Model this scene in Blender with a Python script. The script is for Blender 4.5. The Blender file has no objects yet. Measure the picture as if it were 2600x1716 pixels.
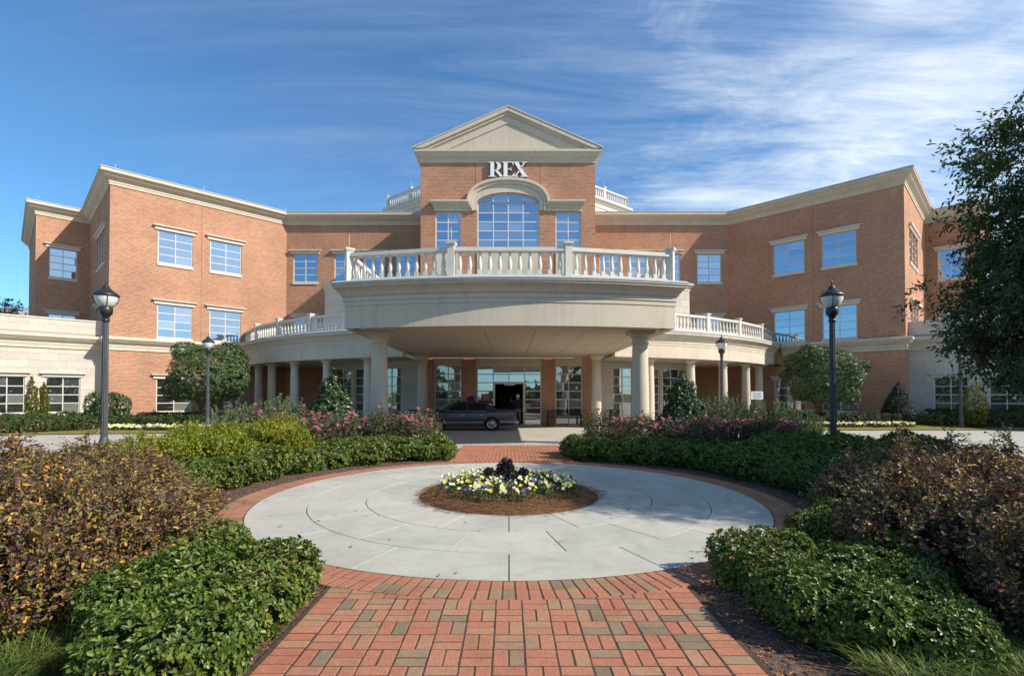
import bpy, bmesh, math, random
import numpy as np
from mathutils import Vector, Matrix

random.seed(7)
rng = np.random.default_rng(7)
PI = math.pi
R = math.radians
scene = bpy.context.scene
COL = scene.collection

# ------------------------------------------------------------------ camera
EYE = 1.67
cam_d = bpy.data.cameras.new('camera')
cam = bpy.data.objects.new('camera', cam_d)
COL.objects.link(cam)
cam.location = (0, 0, EYE)
TILT = 1.0
cam.rotation_euler = (R(90 + TILT), 0, 0)
cam_d.sensor_width = 36.0
cam_d.lens = 36.0 * 1285 / 2600
cam_d.shift_x = 8.0 / 2600
cam_d.shift_y = (1002 - 1285 * math.tan(R(TILT)) - 858) / 2600
cam_d.clip_start = 0.05
cam_d.clip_end = 3000
scene.camera = cam

# ------------------------------------------------------------------ light
SUN = Vector((1.25, -0.44, 1.0)).normalized()
SUN_EL = math.asin(SUN.z)
SUN_AZ = math.atan2(SUN.x, SUN.y)
world = bpy.data.worlds.new('World')
scene.world = world
world.use_nodes = True
wn, wl = world.node_tree.nodes, world.node_tree.links
wn.clear()


def N(nodes, typ, **kw):
    n = nodes.new(typ)
    for k, v in kw.items():
        setattr(n, k, v)
    return n


def build_world():
    out = N(wn, 'ShaderNodeOutputWorld')
    bg = N(wn, 'ShaderNodeBackground')
    bg.inputs['Strength'].default_value = 0.128
    sky = N(wn, 'ShaderNodeTexSky', sky_type='NISHITA', sun_disc=False)
    sky.sun_elevation = SUN_EL
    sky.sun_rotation = SUN_AZ
    sky.altitude = 100
    sky.air_density = 1.0
    sky.dust_density = 0.5
    sky.ozone_density = 3.0
    tint = N(wn, 'ShaderNodeMix', data_type='RGBA', blend_type='MULTIPLY')
    tint.inputs[0].default_value = 1.0
    tint.inputs[7].default_value = (0.60, 0.93, 1.10, 1)
    wl.new(sky.outputs[0], tint.inputs[6])
    tc = N(wn, 'ShaderNodeTexCoord')
    sep = N(wn, 'ShaderNodeSeparateXYZ')
    wl.new(tc.outputs['Generated'], sep.inputs[0])

    def M(op, a, b=None, c=None, clamp=False):
        m = N(wn, 'ShaderNodeMath', operation=op)
        m.use_clamp = clamp
        for i, x in enumerate((a, b, c)):
            if x is None:
                continue
            if isinstance(x, (int, float)):
                m.inputs[i].default_value = x
            else:
                wl.new(x, m.inputs[i])
        return m.outputs[0]
    zz = M('ADD', M('MAXIMUM', sep.outputs[2], 0.0), 0.12)
    px = M('DIVIDE', sep.outputs[0], zz)
    py = M('DIVIDE', sep.outputs[1], zz)
    cv = N(wn, 'ShaderNodeCombineXYZ')
    wl.new(px, cv.inputs[0])
    wl.new(py, cv.inputs[1])

    def noise(rot, scl, scale, detail, rough, dist):
        mp = N(wn, 'ShaderNodeMapping')
        mp.inputs['Rotation'].default_value = (0, 0, R(rot))
        mp.inputs['Scale'].default_value = scl
        wl.new(cv.outputs[0], mp.inputs['Vector'])
        t = N(wn, 'ShaderNodeTexNoise')
        t.inputs['Scale'].default_value = scale
        t.inputs['Detail'].default_value = detail
        t.inputs['Roughness'].default_value = rough
        t.inputs['Distortion'].default_value = dist
        wl.new(mp.outputs[0], t.inputs['Vector'])
        return t.outputs['Fac']
    big = noise(24, (0.8, 1.1, 1), 0.9, 3, 0.5, 0.4)
    streak = noise(-12, (0.44, 1.8, 1), 1.5, 11, 0.66, 1.3)
    fine = noise(4, (0.5, 4.2, 1), 3.6, 10, 0.72, 0.7)
    puff = noise(38, (1.0, 1.5, 1), 2.4, 11, 0.66, 0.6)
    # the cirrus thickens towards +x and thins out in fibres towards -x
    lean = M('ADD', px, M('MULTIPLY', py, -0.06))
    cov = M('MULTIPLY_ADD', M('MINIMUM', lean, 1.1), 0.50, M('MULTIPLY_ADD', big, 0.95, -0.60))
    dens = M('ADD', M('MULTIPLY', streak, 0.90), M('ADD', M('MULTIPLY', fine, 0.45), M('MULTIPLY', puff, 1.05)))
    dens = M('SUBTRACT', dens, 1.19)
    d = M('MULTIPLY_ADD', dens, 1.15, cov)
    thick = M('POWER', M('MULTIPLY', M('ADD', d, 0.06), 1.35, clamp=True), 1.3)
    # thin fibrous veil reaching across the middle of the sky
    veil = M('MULTIPLY', M('MULTIPLY_ADD', streak, 2.6, -0.98, clamp=True), M('MULTIPLY_ADD', fine, 1.6, -0.35, clamp=True))
    reach = M('MULTIPLY_ADD', lean, 0.50, 0.70, clamp=True)
    fac = M('MAXIMUM', thick, M('MULTIPLY', M('MULTIPLY', veil, reach), 0.78))
    fac = M('MULTIPLY', fac, 0.85, clamp=True)
    mix = N(wn, 'ShaderNodeMix', data_type='RGBA')
    wl.new(fac, mix.inputs[0])
    wl.new(tint.outputs[2], mix.inputs[6])
    mix.inputs[7].default_value = (6.1, 6.5, 7.0, 1)
    wl.new(mix.outputs[2], bg.inputs['Color'])
    wl.new(bg.outputs[0], out.inputs['Surface'])


build_world()
sun_d = bpy.data.lights.new('sun', 'SUN')
sun_d.energy = 4.6
sun_d.angle = R(0.53)
sun_d.color = (1.0, 0.93, 0.83)
sun_o = bpy.data.objects.new('sun', sun_d)
COL.objects.link(sun_o)
sun_o.location = SUN * 60
sun_o.rotation_euler = SUN.to_track_quat('Z', 'Y').to_euler()

vs = scene.view_settings
scene.display_settings.display_device = 'sRGB'
vs.view_transform = 'Standard'
vs.look = 'None'
vs.exposure = 0.40
vs.gamma = 1.0
vs.use_curve_mapping = False
scene.cycles.max_bounces = 7
scene.cycles.diffuse_bounces = 4
scene.cycles.glossy_bounces = 3
scene.cycles.transmission_bounces = 3
scene.cycles.caustics_reflective = False
scene.cycles.caustics_refractive = False

# ------------------------------------------------------------------ materials
MATS = {}


def new_mat(name):
    m = bpy.data.materials.new(name)
    m.use_nodes = True
    nt = m.node_tree
    b = nt.nodes['Principled BSDF']
    MATS[name] = m
    return m, nt, b


def ramp(nt, stops, interp='LINEAR'):
    r = nt.nodes.new('ShaderNodeValToRGB')
    r.color_ramp.interpolation = interp
    els = r.color_ramp.elements
    while len(els) < len(stops):
        els.new(0.5)
    for e, (p, c) in zip(els, stops):
        e.position = p
        e.color = (*c, 1)
    return r


def plain(name, col, rough=0.6, spec=0.4, metal=0.0, var=0.0, scale=4.0, bump=0.0, bscale=60.0):
    m, nt, b = new_mat(name)
    b.inputs['Roughness'].default_value = rough
    b.inputs['Specular IOR Level'].default_value = spec
    b.inputs['Metallic'].default_value = metal
    b.inputs['Base Color'].default_value = (*col, 1)
    tc = None
    if var:
        tc = nt.nodes.new('ShaderNodeTexCoord')
        t = nt.nodes.new('ShaderNodeTexNoise')
        t.inputs['Scale'].default_value = scale
        t.inputs['Detail'].default_value = 8
        t.inputs['Roughness'].default_value = 0.62
        nt.links.new(tc.outputs['Object'], t.inputs['Vector'])
        lo = tuple(c * (1 - var) for c in col)
        hi = tuple(min(1, c * (1 + var)) for c in col)
        r = ramp(nt, [(0.3, lo), (0.7, hi)])
        nt.links.new(t.outputs['Fac'], r.inputs[0])
        nt.links.new(r.outputs[0], b.inputs['Base Color'])
    if bump:
        tc = tc or nt.nodes.new('ShaderNodeTexCoord')
        t2 = nt.nodes.new('ShaderNodeTexNoise')
        t2.inputs['Scale'].default_value = bscale
        t2.inputs['Detail'].default_value = 5
        nt.links.new(tc.outputs['Object'], t2.inputs['Vector'])
        bp = nt.nodes.new('ShaderNodeBump')
        bp.inputs['Strength'].default_value = bump
        bp.inputs['Distance'].default_value = 0.01
        nt.links.new(t2.outputs['Fac'], bp.inputs['Height'])
        nt.links.new(bp.outputs[0], b.inputs['Normal'])
    return m


def brick_mat():
    m, nt, b = new_mat('brick_wall')
    uv = nt.nodes.new('ShaderNodeUVMap')
    br = nt.nodes.new('ShaderNodeTexBrick')
    br.offset = 0.5
    br.inputs['Scale'].default_value = 1.0
    br.inputs['Brick Width'].default_value = 0.213
    br.inputs['Row Height'].default_value = 0.0785
    br.inputs['Mortar Size'].default_value = 0.0085
    br.inputs['Mortar Smooth'].default_value = 0.1
    br.inputs['Bias'].default_value = -0.1
    br.inputs['Color1'].default_value = (0.50, 0.218, 0.122, 1)
    br.inputs['Color2'].default_value = (0.345, 0.142, 0.076, 1)
    br.inputs['Mortar'].default_value = (0.60, 0.48, 0.345, 1)
    nt.links.new(uv.outputs[0], br.inputs['Vector'])
    # slow drift of tone, and runs of paler bricks
    t = nt.nodes.new('ShaderNodeTexNoise')
    t.inputs['Scale'].default_value = 0.45
    t.inputs['Detail'].default_value = 6
    nt.links.new(uv.outputs[0], t.inputs['Vector'])
    r = ramp(nt, [(0.3, (0.86, 0.86, 0.86)), (0.7, (1.10, 1.08, 1.06))])
    nt.links.new(t.outputs['Fac'], r.inputs[0])
    mx = nt.nodes.new('ShaderNodeMix')
    mx.data_type = 'RGBA'
    mx.blend_type = 'MULTIPLY'
    mx.inputs[0].default_value = 1
    nt.links.new(br.outputs['Color'], mx.inputs[6])
    nt.links.new(r.outputs[0], mx.inputs[7])
    nt.links.new(mx.outputs[2], b.inputs['Base Color'])
    b.inputs['Roughness'].default_value = 0.9
    b.inputs['Specular IOR Level'].default_value = 0.15
    bp = nt.nodes.new('ShaderNodeBump')
    bp.inputs['Strength'].default_value = 0.5
    bp.inputs['Distance'].default_value = 0.008
    bp.invert = True
    nt.links.new(br.outputs['Fac'], bp.inputs['Height'])
    nt.links.new(bp.outputs[0], b.inputs['Normal'])
    return m


def glass_mat(name, refl, tint, dark, rough=0.006, wob=0.02):
    m, nt, b = new_mat(name)
    out = nt.nodes['Material Output']
    b.inputs['Base Color'].default_value = (*dark, 1)
    b.inputs['Roughness'].default_value = 0.35
    g = nt.nodes.new('ShaderNodeBsdfGlossy')
    g.inputs['Color'].default_value = (*tint, 1)
    g.inputs['Roughness'].default_value = rough
    oi = nt.nodes.new('ShaderNodeObjectInfo')
    rr_ = ramp(nt, [(0.0, dark), (0.62, tuple(c * 1.6 for c in dark)), (0.78, (0.10, 0.11, 0.11)), (1.0, (0.26, 0.26, 0.24))])
    nt.links.new(oi.outputs['Random'], rr_.inputs[0])
    nt.links.new(rr_.outputs[0], b.inputs['Base Color'])
    fr = nt.nodes.new('ShaderNodeLayerWeight')
    fr.inputs['Blend'].default_value = 0.35
    ma = nt.nodes.new('ShaderNodeMath')
    ma.operation = 'MULTIPLY_ADD'
    ma.use_clamp = True
    ma.inputs[1].default_value = 0.6
    ma.inputs[2].default_value = refl
    nt.links.new(fr.outputs['Fresnel'], ma.inputs[0])
    mx = nt.nodes.new('ShaderNodeMixShader')
    nt.links.new(ma.outputs[0], mx.inputs[0])
    nt.links.new(b.outputs[0], mx.inputs[1])
    nt.links.new(g.outputs[0], mx.inputs[2])
    nt.links.new(mx.outputs[0], out.inputs['Surface'])
    tc = nt.nodes.new('ShaderNodeTexCoord')
    t = nt.nodes.new('ShaderNodeTexNoise')
    t.inputs['Scale'].default_value = 0.9
    nt.links.new(tc.outputs['Object'], t.inputs['Vector'])
    bp = nt.nodes.new('ShaderNodeBump')
    bp.inputs['Strength'].default_value = wob
    bp.inputs['Distance'].default_value = 0.1
    nt.links.new(t.outputs['Fac'], bp.inputs['Height'])
    nt.links.new(bp.outputs[0], g.inputs['Normal'])
    return m


def rand_mat(name, stops, source='island', rough=0.6, spec=0.3, trans=0.0, noise=0.0, nscale=40, bump=0.0):
    """colour picked per leaf / brick / piece"""
    m, nt, b = new_mat(name)
    if source == 'island':
        s = nt.nodes.new('ShaderNodeNewGeometry').outputs['Random Per Island']
    else:
        s = nt.nodes.new('ShaderNodeObjectInfo').outputs['Random']
    r = ramp(nt, stops)
    nt.links.new(s, r.inputs[0])
    colout = r.outputs[0]
    if noise or bump:
        tc = nt.nodes.new('ShaderNodeTexCoord')
        t = nt.nodes.new('ShaderNodeTexNoise')
        t.inputs['Scale'].default_value = nscale
        t.inputs['Detail'].default_value = 6
        nt.links.new(tc.outputs['Object'], t.inputs['Vector'])
        if noise:
            r2 = ramp(nt, [(0.3, (1 - noise,) * 3), (0.7, (1 + noise,) * 3)])
            nt.links.new(t.outputs['Fac'], r2.inputs[0])
            mx = nt.nodes.new('ShaderNodeMix')
            mx.data_type = 'RGBA'
            mx.blend_type = 'MULTIPLY'
            mx.inputs[0].default_value = 1
            nt.links.new(colout, mx.inputs[6])
            nt.links.new(r2.outputs[0], mx.inputs[7])
            colout = mx.outputs[2]
        if bump:
            bp = nt.nodes.new('ShaderNodeBump')
            bp.inputs['Strength'].default_value = bump
            bp.inputs['Distance'].default_value = 0.004
            nt.links.new(t.outputs['Fac'], bp.inputs['Height'])
            nt.links.new(bp.outputs[0], b.inputs['Normal'])
    nt.links.new(colout, b.inputs['Base Color'])
    b.inputs['Roughness'].default_value = rough
    b.inputs['Specular IOR Level'].default_value = spec
    if trans:
        tr = nt.nodes.new('ShaderNodeBsdfTranslucent')
        nt.links.new(colout, tr.inputs['Color'])
        mx = nt.nodes.new('ShaderNodeMixShader')
        mx.inputs[0].default_value = trans
        nt.links.new(b.outputs[0], mx.inputs[1])
        nt.links.new(tr.outputs[0], mx.inputs[2])
        nt.links.new(mx.outputs[0], nt.nodes['Material Output'].inputs['Surface'])
    return m


def concrete_mat(name, base, tone=0.12, source=True):
    m, nt, b = new_mat(name)
    tc = nt.nodes.new('ShaderNodeTexCoord')
    geo = nt.nodes.new('ShaderNodeNewGeometry')
    t = nt.nodes.new('ShaderNodeTexNoise')
    t.inputs['Scale'].default_value = 0.8
    t.inputs['Detail'].default_value = 10
    t.inputs['Roughness'].default_value = 0.66
    t.inputs['Distortion'].default_value = 0.6
    nt.links.new(geo.outputs['Position'], t.inputs['Vector'])
    r = ramp(nt, [(0.25, tuple(c * (1 - tone * 1.5) for c in base)), (0.5, base),
                  (0.75, tuple(c * (1 + tone) for c in base))])
    nt.links.new(t.outputs['Fac'], r.inputs[0])
    t2 = nt.nodes.new('ShaderNodeTexNoise')
    t2.inputs['Scale'].default_value = 35
    t2.inputs['Detail'].default_value = 4
    nt.links.new(geo.outputs['Position'], t2.inputs['Vector'])
    r2 = ramp(nt, [(0.35, (0.97,) * 3), (0.65, (1.025,) * 3)])
    nt.links.new(t2.outputs['Fac'], r2.inputs[0])
    oi = nt.nodes.new('ShaderNodeObjectInfo')
    r3 = ramp(nt, [(0, (0.93, 0.94, 0.95)), (1, (1.05, 1.04, 1.02))])
    nt.links.new(oi.outputs['Random'], r3.inputs[0])
    t4 = nt.nodes.new('ShaderNodeTexNoise')
    t4.inputs['Scale'].default_value = 2.6
    t4.inputs['Detail'].default_value = 12
    t4.inputs['Roughness'].default_value = 0.75
    t4.inputs['Distortion'].default_value = 1.4
    nt.links.new(geo.outputs['Position'], t4.inputs['Vector'])
    r4 = ramp(nt, [(0.30, (0.87, 0.86, 0.84)), (0.52, (1.0, 1.0, 1.0)), (0.75, (1.05, 1.05, 1.05))])
    nt.links.new(t4.outputs['Fac'], r4.inputs[0])
    prev = r.outputs[0]
    for q in (r2, r3, r4):
        mx = nt.nodes.new('ShaderNodeMix')
        mx.data_type = 'RGBA'
        mx.blend_type = 'MULTIPLY'
        mx.inputs[0].default_value = 1
        nt.links.new(prev, mx.inputs[6])
        nt.links.new(q.outputs[0], mx.inputs[7])
        prev = mx.outputs[2]
    nt.links.new(prev, b.inputs['Base Color'])
    b.inputs['Roughness'].default_value = 0.85
    b.inputs['Specular IOR Level'].default_value = 0.2
    bp = nt.nodes.new('ShaderNodeBump')
    bp.inputs['Strength'].default_value = 0.10
    bp.inputs['Distance'].default_value = 0.003
    nt.links.new(t2.outputs['Fac'], bp.inputs['Height'])
    nt.links.new(bp.outputs[0], b.inputs['Normal'])
    return m


brick_mat()
plain('stucco', (0.62, 0.535, 0.42), 0.85, 0.15, var=0.07, scale=0.8, bump=0.15, bscale=40)
def streaks(name):
    m = MATS[name]
    nt = m.node_tree
    b = nt.nodes['Principled BSDF']
    src = b.inputs['Base Color'].links[0].from_socket
    geo = nt.nodes.new('ShaderNodeNewGeometry')
    mp = nt.nodes.new('ShaderNodeMapping')
    mp.inputs['Scale'].default_value = (2.2, 2.2, 0.16)
    nt.links.new(geo.outputs['Position'], mp.inputs['Vector'])
    t = nt.nodes.new('ShaderNodeTexNoise')
    t.inputs['Scale'].default_value = 2.0
    t.inputs['Detail'].default_value = 9
    t.inputs['Roughness'].default_value = 0.7
    nt.links.new(mp.outputs[0], t.inputs['Vector'])
    r = ramp(nt, [(0.30, (0.86, 0.85, 0.83)), (0.5, (1.0, 1.0, 1.0)), (0.8, (1.03, 1.03, 1.03))])
    nt.links.new(t.outputs['Fac'], r.inputs[0])
    mx = nt.nodes.new('ShaderNodeMix')
    mx.data_type = 'RGBA'
    mx.blend_type = 'MULTIPLY'
    mx.inputs[0].default_value = 1
    nt.links.new(src, mx.inputs[6])
    nt.links.new(r.outputs[0], mx.inputs[7])
    nt.links.new(mx.outputs[2], b.inputs['Base Color'])


streaks('stucco')
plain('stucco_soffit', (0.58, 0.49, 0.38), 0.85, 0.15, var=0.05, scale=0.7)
rand_mat('stone_block', [(0, (0.55, 0.48, 0.40)), (1, (0.63, 0.565, 0.475))], 'object', 0.85, 0.15, noise=0.06, nscale=6)
plain('stone_joint', (0.40, 0.34, 0.28), 0.9, 0.1)
plain('trim', (0.66, 0.60, 0.51), 0.6, 0.3, var=0.05, scale=2)
plain('white_trim', (0.67, 0.62, 0.53), 0.55, 0.3, var=0.05, scale=3)
plain('frame_metal', (0.70, 0.66, 0.58), 0.45, 0.4)
plain('roof_membrane', (0.35, 0.34, 0.33), 0.9, 0.1, var=0.1)
plain('lead_cap', (0.42, 0.44, 0.46), 0.5, 0.4, var=0.1)
glass_mat('sky_glass', 0.50, (0.64, 0.80, 0.97), (0.02, 0.03, 0.04))
glass_mat('dark_glass', 0.30, (0.85, 0.92, 0.95), (0.012, 0.014, 0.014))
glass_mat('door_glass', 0.42, (0.82, 0.93, 1.0), (0.012, 0.014, 0.016))
concrete_mat('plaza_concrete', (0.455, 0.432, 0.365), 0.14)
concrete_mat('road_concrete', (0.43, 0.405, 0.355), 0.12)
concrete_mat('joint_concrete', (0.07, 0.066, 0.06), 0.2)
PAVER = [(0.0, (0.38, 0.150, 0.090)), (0.32, (0.42, 0.180, 0.108)), (0.55, (0.37, 0.160, 0.098)), (0.70, (0.39, 0.205, 0.120)),
         (0.84, (0.32, 0.200, 0.118)), (0.94, (0.25, 0.180, 0.112)), (1.0, (0.20, 0.150, 0.100))]
PAVER_RED = [(0.0, (0.40, 0.155, 0.092)), (0.4, (0.43, 0.185, 0.110)), (0.8, (0.38, 0.160, 0.100)), (0.93, (0.38, 0.195, 0.115)), (1.0, (0.27, 0.175, 0.105))]
def stained(name, lo=0.74):
    m = MATS[name]
    nt = m.node_tree
    b = nt.nodes['Principled BSDF']
    src = b.inputs['Base Color'].links[0].from_socket
    geo = nt.nodes.new('ShaderNodeNewGeometry')
    t = nt.nodes.new('ShaderNodeTexNoise')
    t.inputs['Scale'].default_value = 1.7
    t.inputs['Detail'].default_value = 10
    t.inputs['Roughness'].default_value = 0.7
    nt.links.new(geo.outputs['Position'], t.inputs['Vector'])
    r = ramp(nt, [(0.28, (lo, lo, lo)), (0.5, (1, 1, 1)), (0.75, (1.08, 1.07, 1.06))])
    nt.links.new(t.outputs['Fac'], r.inputs[0])
    mx = nt.nodes.new('ShaderNodeMix')
    mx.data_type = 'RGBA'
    mx.blend_type = 'MULTIPLY'
    mx.inputs[0].default_value = 1
    nt.links.new(src, mx.inputs[6])
    nt.links.new(r.outputs[0], mx.inputs[7])
    nt.links.new(mx.outputs[2], b.inputs['Base Color'])


rand_mat('paver', PAVER, 'object', 0.9, 0.15, noise=0.14, nscale=45, bump=0.5)
rand_mat('paver_red', PAVER_RED, 'object', 0.9, 0.15, noise=0.13, nscale=45, bump=0.5)
rand_mat('paver_joined', PAVER_RED, 'island', 0.9, 0.15, noise=0.10, nscale=30)
for k_ in ('paver', 'paver_red', 'paver_joined'):
    stained(k_)
plain('sand_joint', (0.085, 0.058, 0.044), 0.95, 0.05, var=0.3, scale=20)
plain('mulch', (0.115, 0.082, 0.066), 0.95, 0.05, var=0.45, scale=14, bump=0.8, bscale=50)
plain('earth', (0.14, 0.15, 0.06), 0.95, 0.05, var=0.4, scale=0.3)
plain('lawn', (0.21, 0.185, 0.055), 0.95, 0.05, var=0.28, scale=3, bump=0.6, bscale=30)
rand_mat('straw', [(0, (0.16, 0.075, 0.035)), (0.5, (0.27, 0.13, 0.06)), (1, (0.36, 0.20, 0.10))], 'island', 0.8, 0.2)
plain('straw_base', (0.15, 0.075, 0.04), 0.95, 0.05, var=0.35, scale=25, bump=0.8, bscale=80)
rand_mat('hawthorn_leaf', [(0, (0.0528, 0.0883, 0.0156)), (0.5, (0.1056, 0.1589, 0.0242)), (0.85, (0.1631, 0.2282, 0.0338)), (1, (0.2950, 0.3091, 0.0543))],
         rough=0.40, spec=0.42, trans=0.28)
rand_mat('loropetalum_leaf', [(0, (0.1020, 0.0496, 0.0483)), (0.38, (0.1860, 0.1062, 0.0819)), (0.55, (0.1800, 0.1652, 0.0578)), (0.80, (0.2880, 0.2478, 0.0578)),
                              (0.90, (0.3600, 0.2124, 0.0630)), (0.94, (0.6000, 0.2950, 0.0473)), (1, (0.8400, 0.4248, 0.0630))], rough=0.5, spec=0.3, trans=0.28)
rand_mat('purple_leaf', [(0, (0.0788, 0.0455, 0.0440)), (0.45, (0.1575, 0.0963, 0.0715)), (0.6, (0.2100, 0.1663, 0.0550)), (0.88, (0.3500, 0.2800, 0.0618)), (0.96, (0.3500, 0.0875, 0.1238)), (1, (0.7875, 0.4375, 0.0688))],
         rough=0.45, spec=0.35, trans=0.2)
rand_mat('yellow_leaf', [(0, (0.1232, 0.1620, 0.0150)), (0.5, (0.2175, 0.2430, 0.0200)), (0.9, (0.3480, 0.3375, 0.0300)), (1, (0.4930, 0.3915, 0.0400))],
         rough=0.45, spec=0.35, trans=0.3)
rand_mat('rose_leaf', [(0, (0.055, 0.085, 0.036)), (0.6, (0.10, 0.125, 0.055)), (0.92, (0.16, 0.115, 0.06)), (1, (0.24, 0.11, 0.06))],
         rough=0.5, spec=0.3, trans=0.2)
rand_mat('rose_petal', [(0, (0.82, 0.20, 0.34)), (0.6, (0.88, 0.36, 0.48)), (0.93, (0.90, 0.52, 0.60)), (1, (0.70, 0.03, 0.08))],
         rough=0.5, spec=0.2, trans=0.3)
rand_mat('holly_leaf', [(0, (0.026, 0.055, 0.018)), (0.6, (0.05, 0.095, 0.028)), (1, (0.09, 0.14, 0.045))], rough=0.36, spec=0.5, trans=0.12)
rand_mat('myrtle_leaf', [(0, (0.0345, 0.0713, 0.0220)), (0.6, (0.0805, 0.1380, 0.0396)), (1, (0.1610, 0.2070, 0.0715))], rough=0.40, spec=0.45, trans=0.15)
rand_mat('oak_leaf', [(0, (0.0350, 0.0729, 0.0224)), (0.6, (0.0630, 0.1134, 0.0329)), (0.88, (0.1050, 0.1337, 0.0359)), (1, (0.2450, 0.1519, 0.0299))],
         rough=0.42, spec=0.35, trans=0.22)
rand_mat('arborvitae_leaf', [(0, (0.085, 0.115, 0.014)), (0.6, (0.16, 0.18, 0.022)), (1, (0.26, 0.22, 0.04))], rough=0.6, spec=0.2, trans=0.2)
rand_mat('hedge_leaf', [(0, (0.0360, 0.0660, 0.0165)), (0.6, (0.0660, 0.1020, 0.0242)), (1, (0.1140, 0.1440, 0.0385))], rough=0.5, spec=0.3, trans=0.15)
rand_mat('spruce_leaf', [(0, (0.018, 0.032, 0.022)), (1, (0.045, 0.065, 0.045))], rough=0.5, spec=0.3, trans=0.1)
rand_mat('rosemary_leaf', [(0, (0.10, 0.14, 0.06)), (1, (0.22, 0.26, 0.13))], rough=0.6, spec=0.2, trans=0.2)
rand_mat('grass_blade', [(0, (0.05, 0.09, 0.018)), (0.6, (0.10, 0.16, 0.03)), (1, (0.24, 0.24, 0.06))], rough=0.5, spec=0.3, trans=0.25)
rand_mat('pansy_leaf', [(0, (0.035, 0.08, 0.02)), (1, (0.08, 0.15, 0.045))], rough=0.5, spec=0.3, trans=0.2)
rand_mat('pansy_pale', [(0, (0.78, 0.72, 0.30)), (0.6, (0.80, 0.78, 0.48)), (1, (0.82, 0.80, 0.66))], rough=0.6, spec=0.2, trans=0.2)
rand_mat('pansy_yellow', [(0, (0.78, 0.55, 0.02)), (1, (0.82, 0.68, 0.06))], rough=0.6, spec=0.2, trans=0.2)
rand_mat('pansy_purple', [(0, (0.10, 0.03, 0.22)), (1, (0.24, 0.12, 0.42))], rough=0.6, spec=0.2, trans=0.2)
rand_mat('kale_leaf', [(0, (0.016, 0.018, 0.016)), (0.8, (0.045, 0.048, 0.042)), (1, (0.06, 0.04, 0.055))], rough=0.45, spec=0.35, trans=0.05)
plain('bark', (0.13, 0.10, 0.075), 0.9, 0.1, var=0.35, scale=9, bump=0.6, bscale=30)
plain('twig', (0.09, 0.06, 0.042), 0.9, 0.1)
plain('green_stem', (0.09, 0.11, 0.04), 0.8, 0.2)
plain('lamp_paint', (0.022, 0.024, 0.027), 0.38, 0.5)
plain('pole_paint', (0.075, 0.078, 0.085), 0.5, 0.4, var=0.12, scale=3)
plain('lamp_globe', (0.72, 0.70, 0.66), 0.25, 0.5)
plain('car_paint', (0.058, 0.040, 0.045), 0.28, 0.5)
MATS['car_paint'].node_tree.nodes['Principled BSDF'].inputs['Coat Weight'].default_value = 0.3
plain('car_glass', (0.010, 0.011, 0.011), 0.06, 0.5)
plain('car_trim', (0.42, 0.40, 0.42), 0.3, 0.5, metal=0.8)
plain('car_top', (0.05, 0.042, 0.045), 0.55, 0.3)
plain('rubber', (0.014, 0.014, 0.014), 0.75, 0.2)
plain('chrome', (0.42, 0.42, 0.43), 0.25, 0.5, metal=1.0)
plain('tail_red', (0.25, 0.012, 0.012), 0.3, 0.5)
plain('black_metal', (0.014, 0.014, 0.015), 0.5, 0.4)
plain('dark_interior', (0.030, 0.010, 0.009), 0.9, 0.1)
plain('interior_wood', (0.16, 0.075, 0.028), 0.7, 0.2, var=0.2)
plain('interior_floor', (0.10, 0.045, 0.035), 0.6, 0.3)
plain('sign_red', (0.40, 0.035, 0.06), 0.5, 0.3)
plain('sign_white', (0.80, 0.80, 0.78), 0.5, 0.3)
plain('sign_ink', (0.25, 0.24, 0.22), 0.6, 0.2)
plain('letter_white', (0.84, 0.84, 0.86), 0.4, 0.4)
plain('letter_edge', (0.06, 0.055, 0.055), 0.5, 0.3)
plain('skin', (0.42, 0.25, 0.18), 0.6, 0.3)
plain('white_hair', (0.62, 0.60, 0.58), 0.7, 0.2)
plain('dark_hair', (0.03, 0.022, 0.018), 0.6, 0.3)
plain('navy_shirt', (0.032, 0.026, 0.036), 0.85, 0.1)
plain('maroon_shirt', (0.045, 0.03, 0.045), 0.85, 0.1)
plain('khaki', (0.20, 0.17, 0.125), 0.85, 0.1)
plain('dark_trousers', (0.03, 0.03, 0.035), 0.85, 0.1)
plain('shoe', (0.03, 0.022, 0.018), 0.5, 0.3)
plain('lens', (0.62, 0.60, 0.54), 0.3, 0.5)
plain('rod_metal', (0.55, 0.55, 0.55), 0.4, 0.5, metal=0.6)
plain('far_wall', (0.06, 0.065, 0.08), 0.8, 0.2)

# ------------------------------------------------------------------ scene-graph helpers
WM = {}


def link(o, parent=None, M=None):
    M = M or Matrix.Identity(4)
    COL.objects.link(o)
    if parent is not None:
        o.parent = parent
        o.matrix_parent_inverse = WM[parent].inverted()
    o.matrix_basis = M
    WM[o] = M.copy()
    return o


def thing(name, label, cat, loc=(0, 0, 0), rz=0.0, group=None, kind=None):
    o = bpy.data.objects.new(name, None)
    o.empty_display_size = 0.3
    M = Matrix.Translation(loc) @ Matrix.Rotation(rz, 4, 'Z')
    link(o, None, M)
    return tag(o, label, cat, group, kind)


def tag(o, label=None, cat=None, group=None, kind=None):
    if label:
        o['label'] = label
    if cat:
        o['category'] = cat
    if group:
        o['group'] = group
    if kind:
        o['kind'] = kind
    return o


def copy_tree(o, M, label=None, group=None, parent=None):
    c = o.copy()
    if parent is None:
        COL.objects.link(c)
        c.matrix_basis = M
        WM[c] = M.copy()
        if label:
            c['label'] = label
        if group:
            c['group'] = group
    else:
        inv = o.matrix_parent_inverse.copy()
        COL.objects.link(c)
        c.parent = parent
        c.matrix_parent_inverse = inv
        WM[c] = WM[o].copy()
    for ch in list(o.children):
        copy_tree(ch, None, parent=c)
    return c


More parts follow.
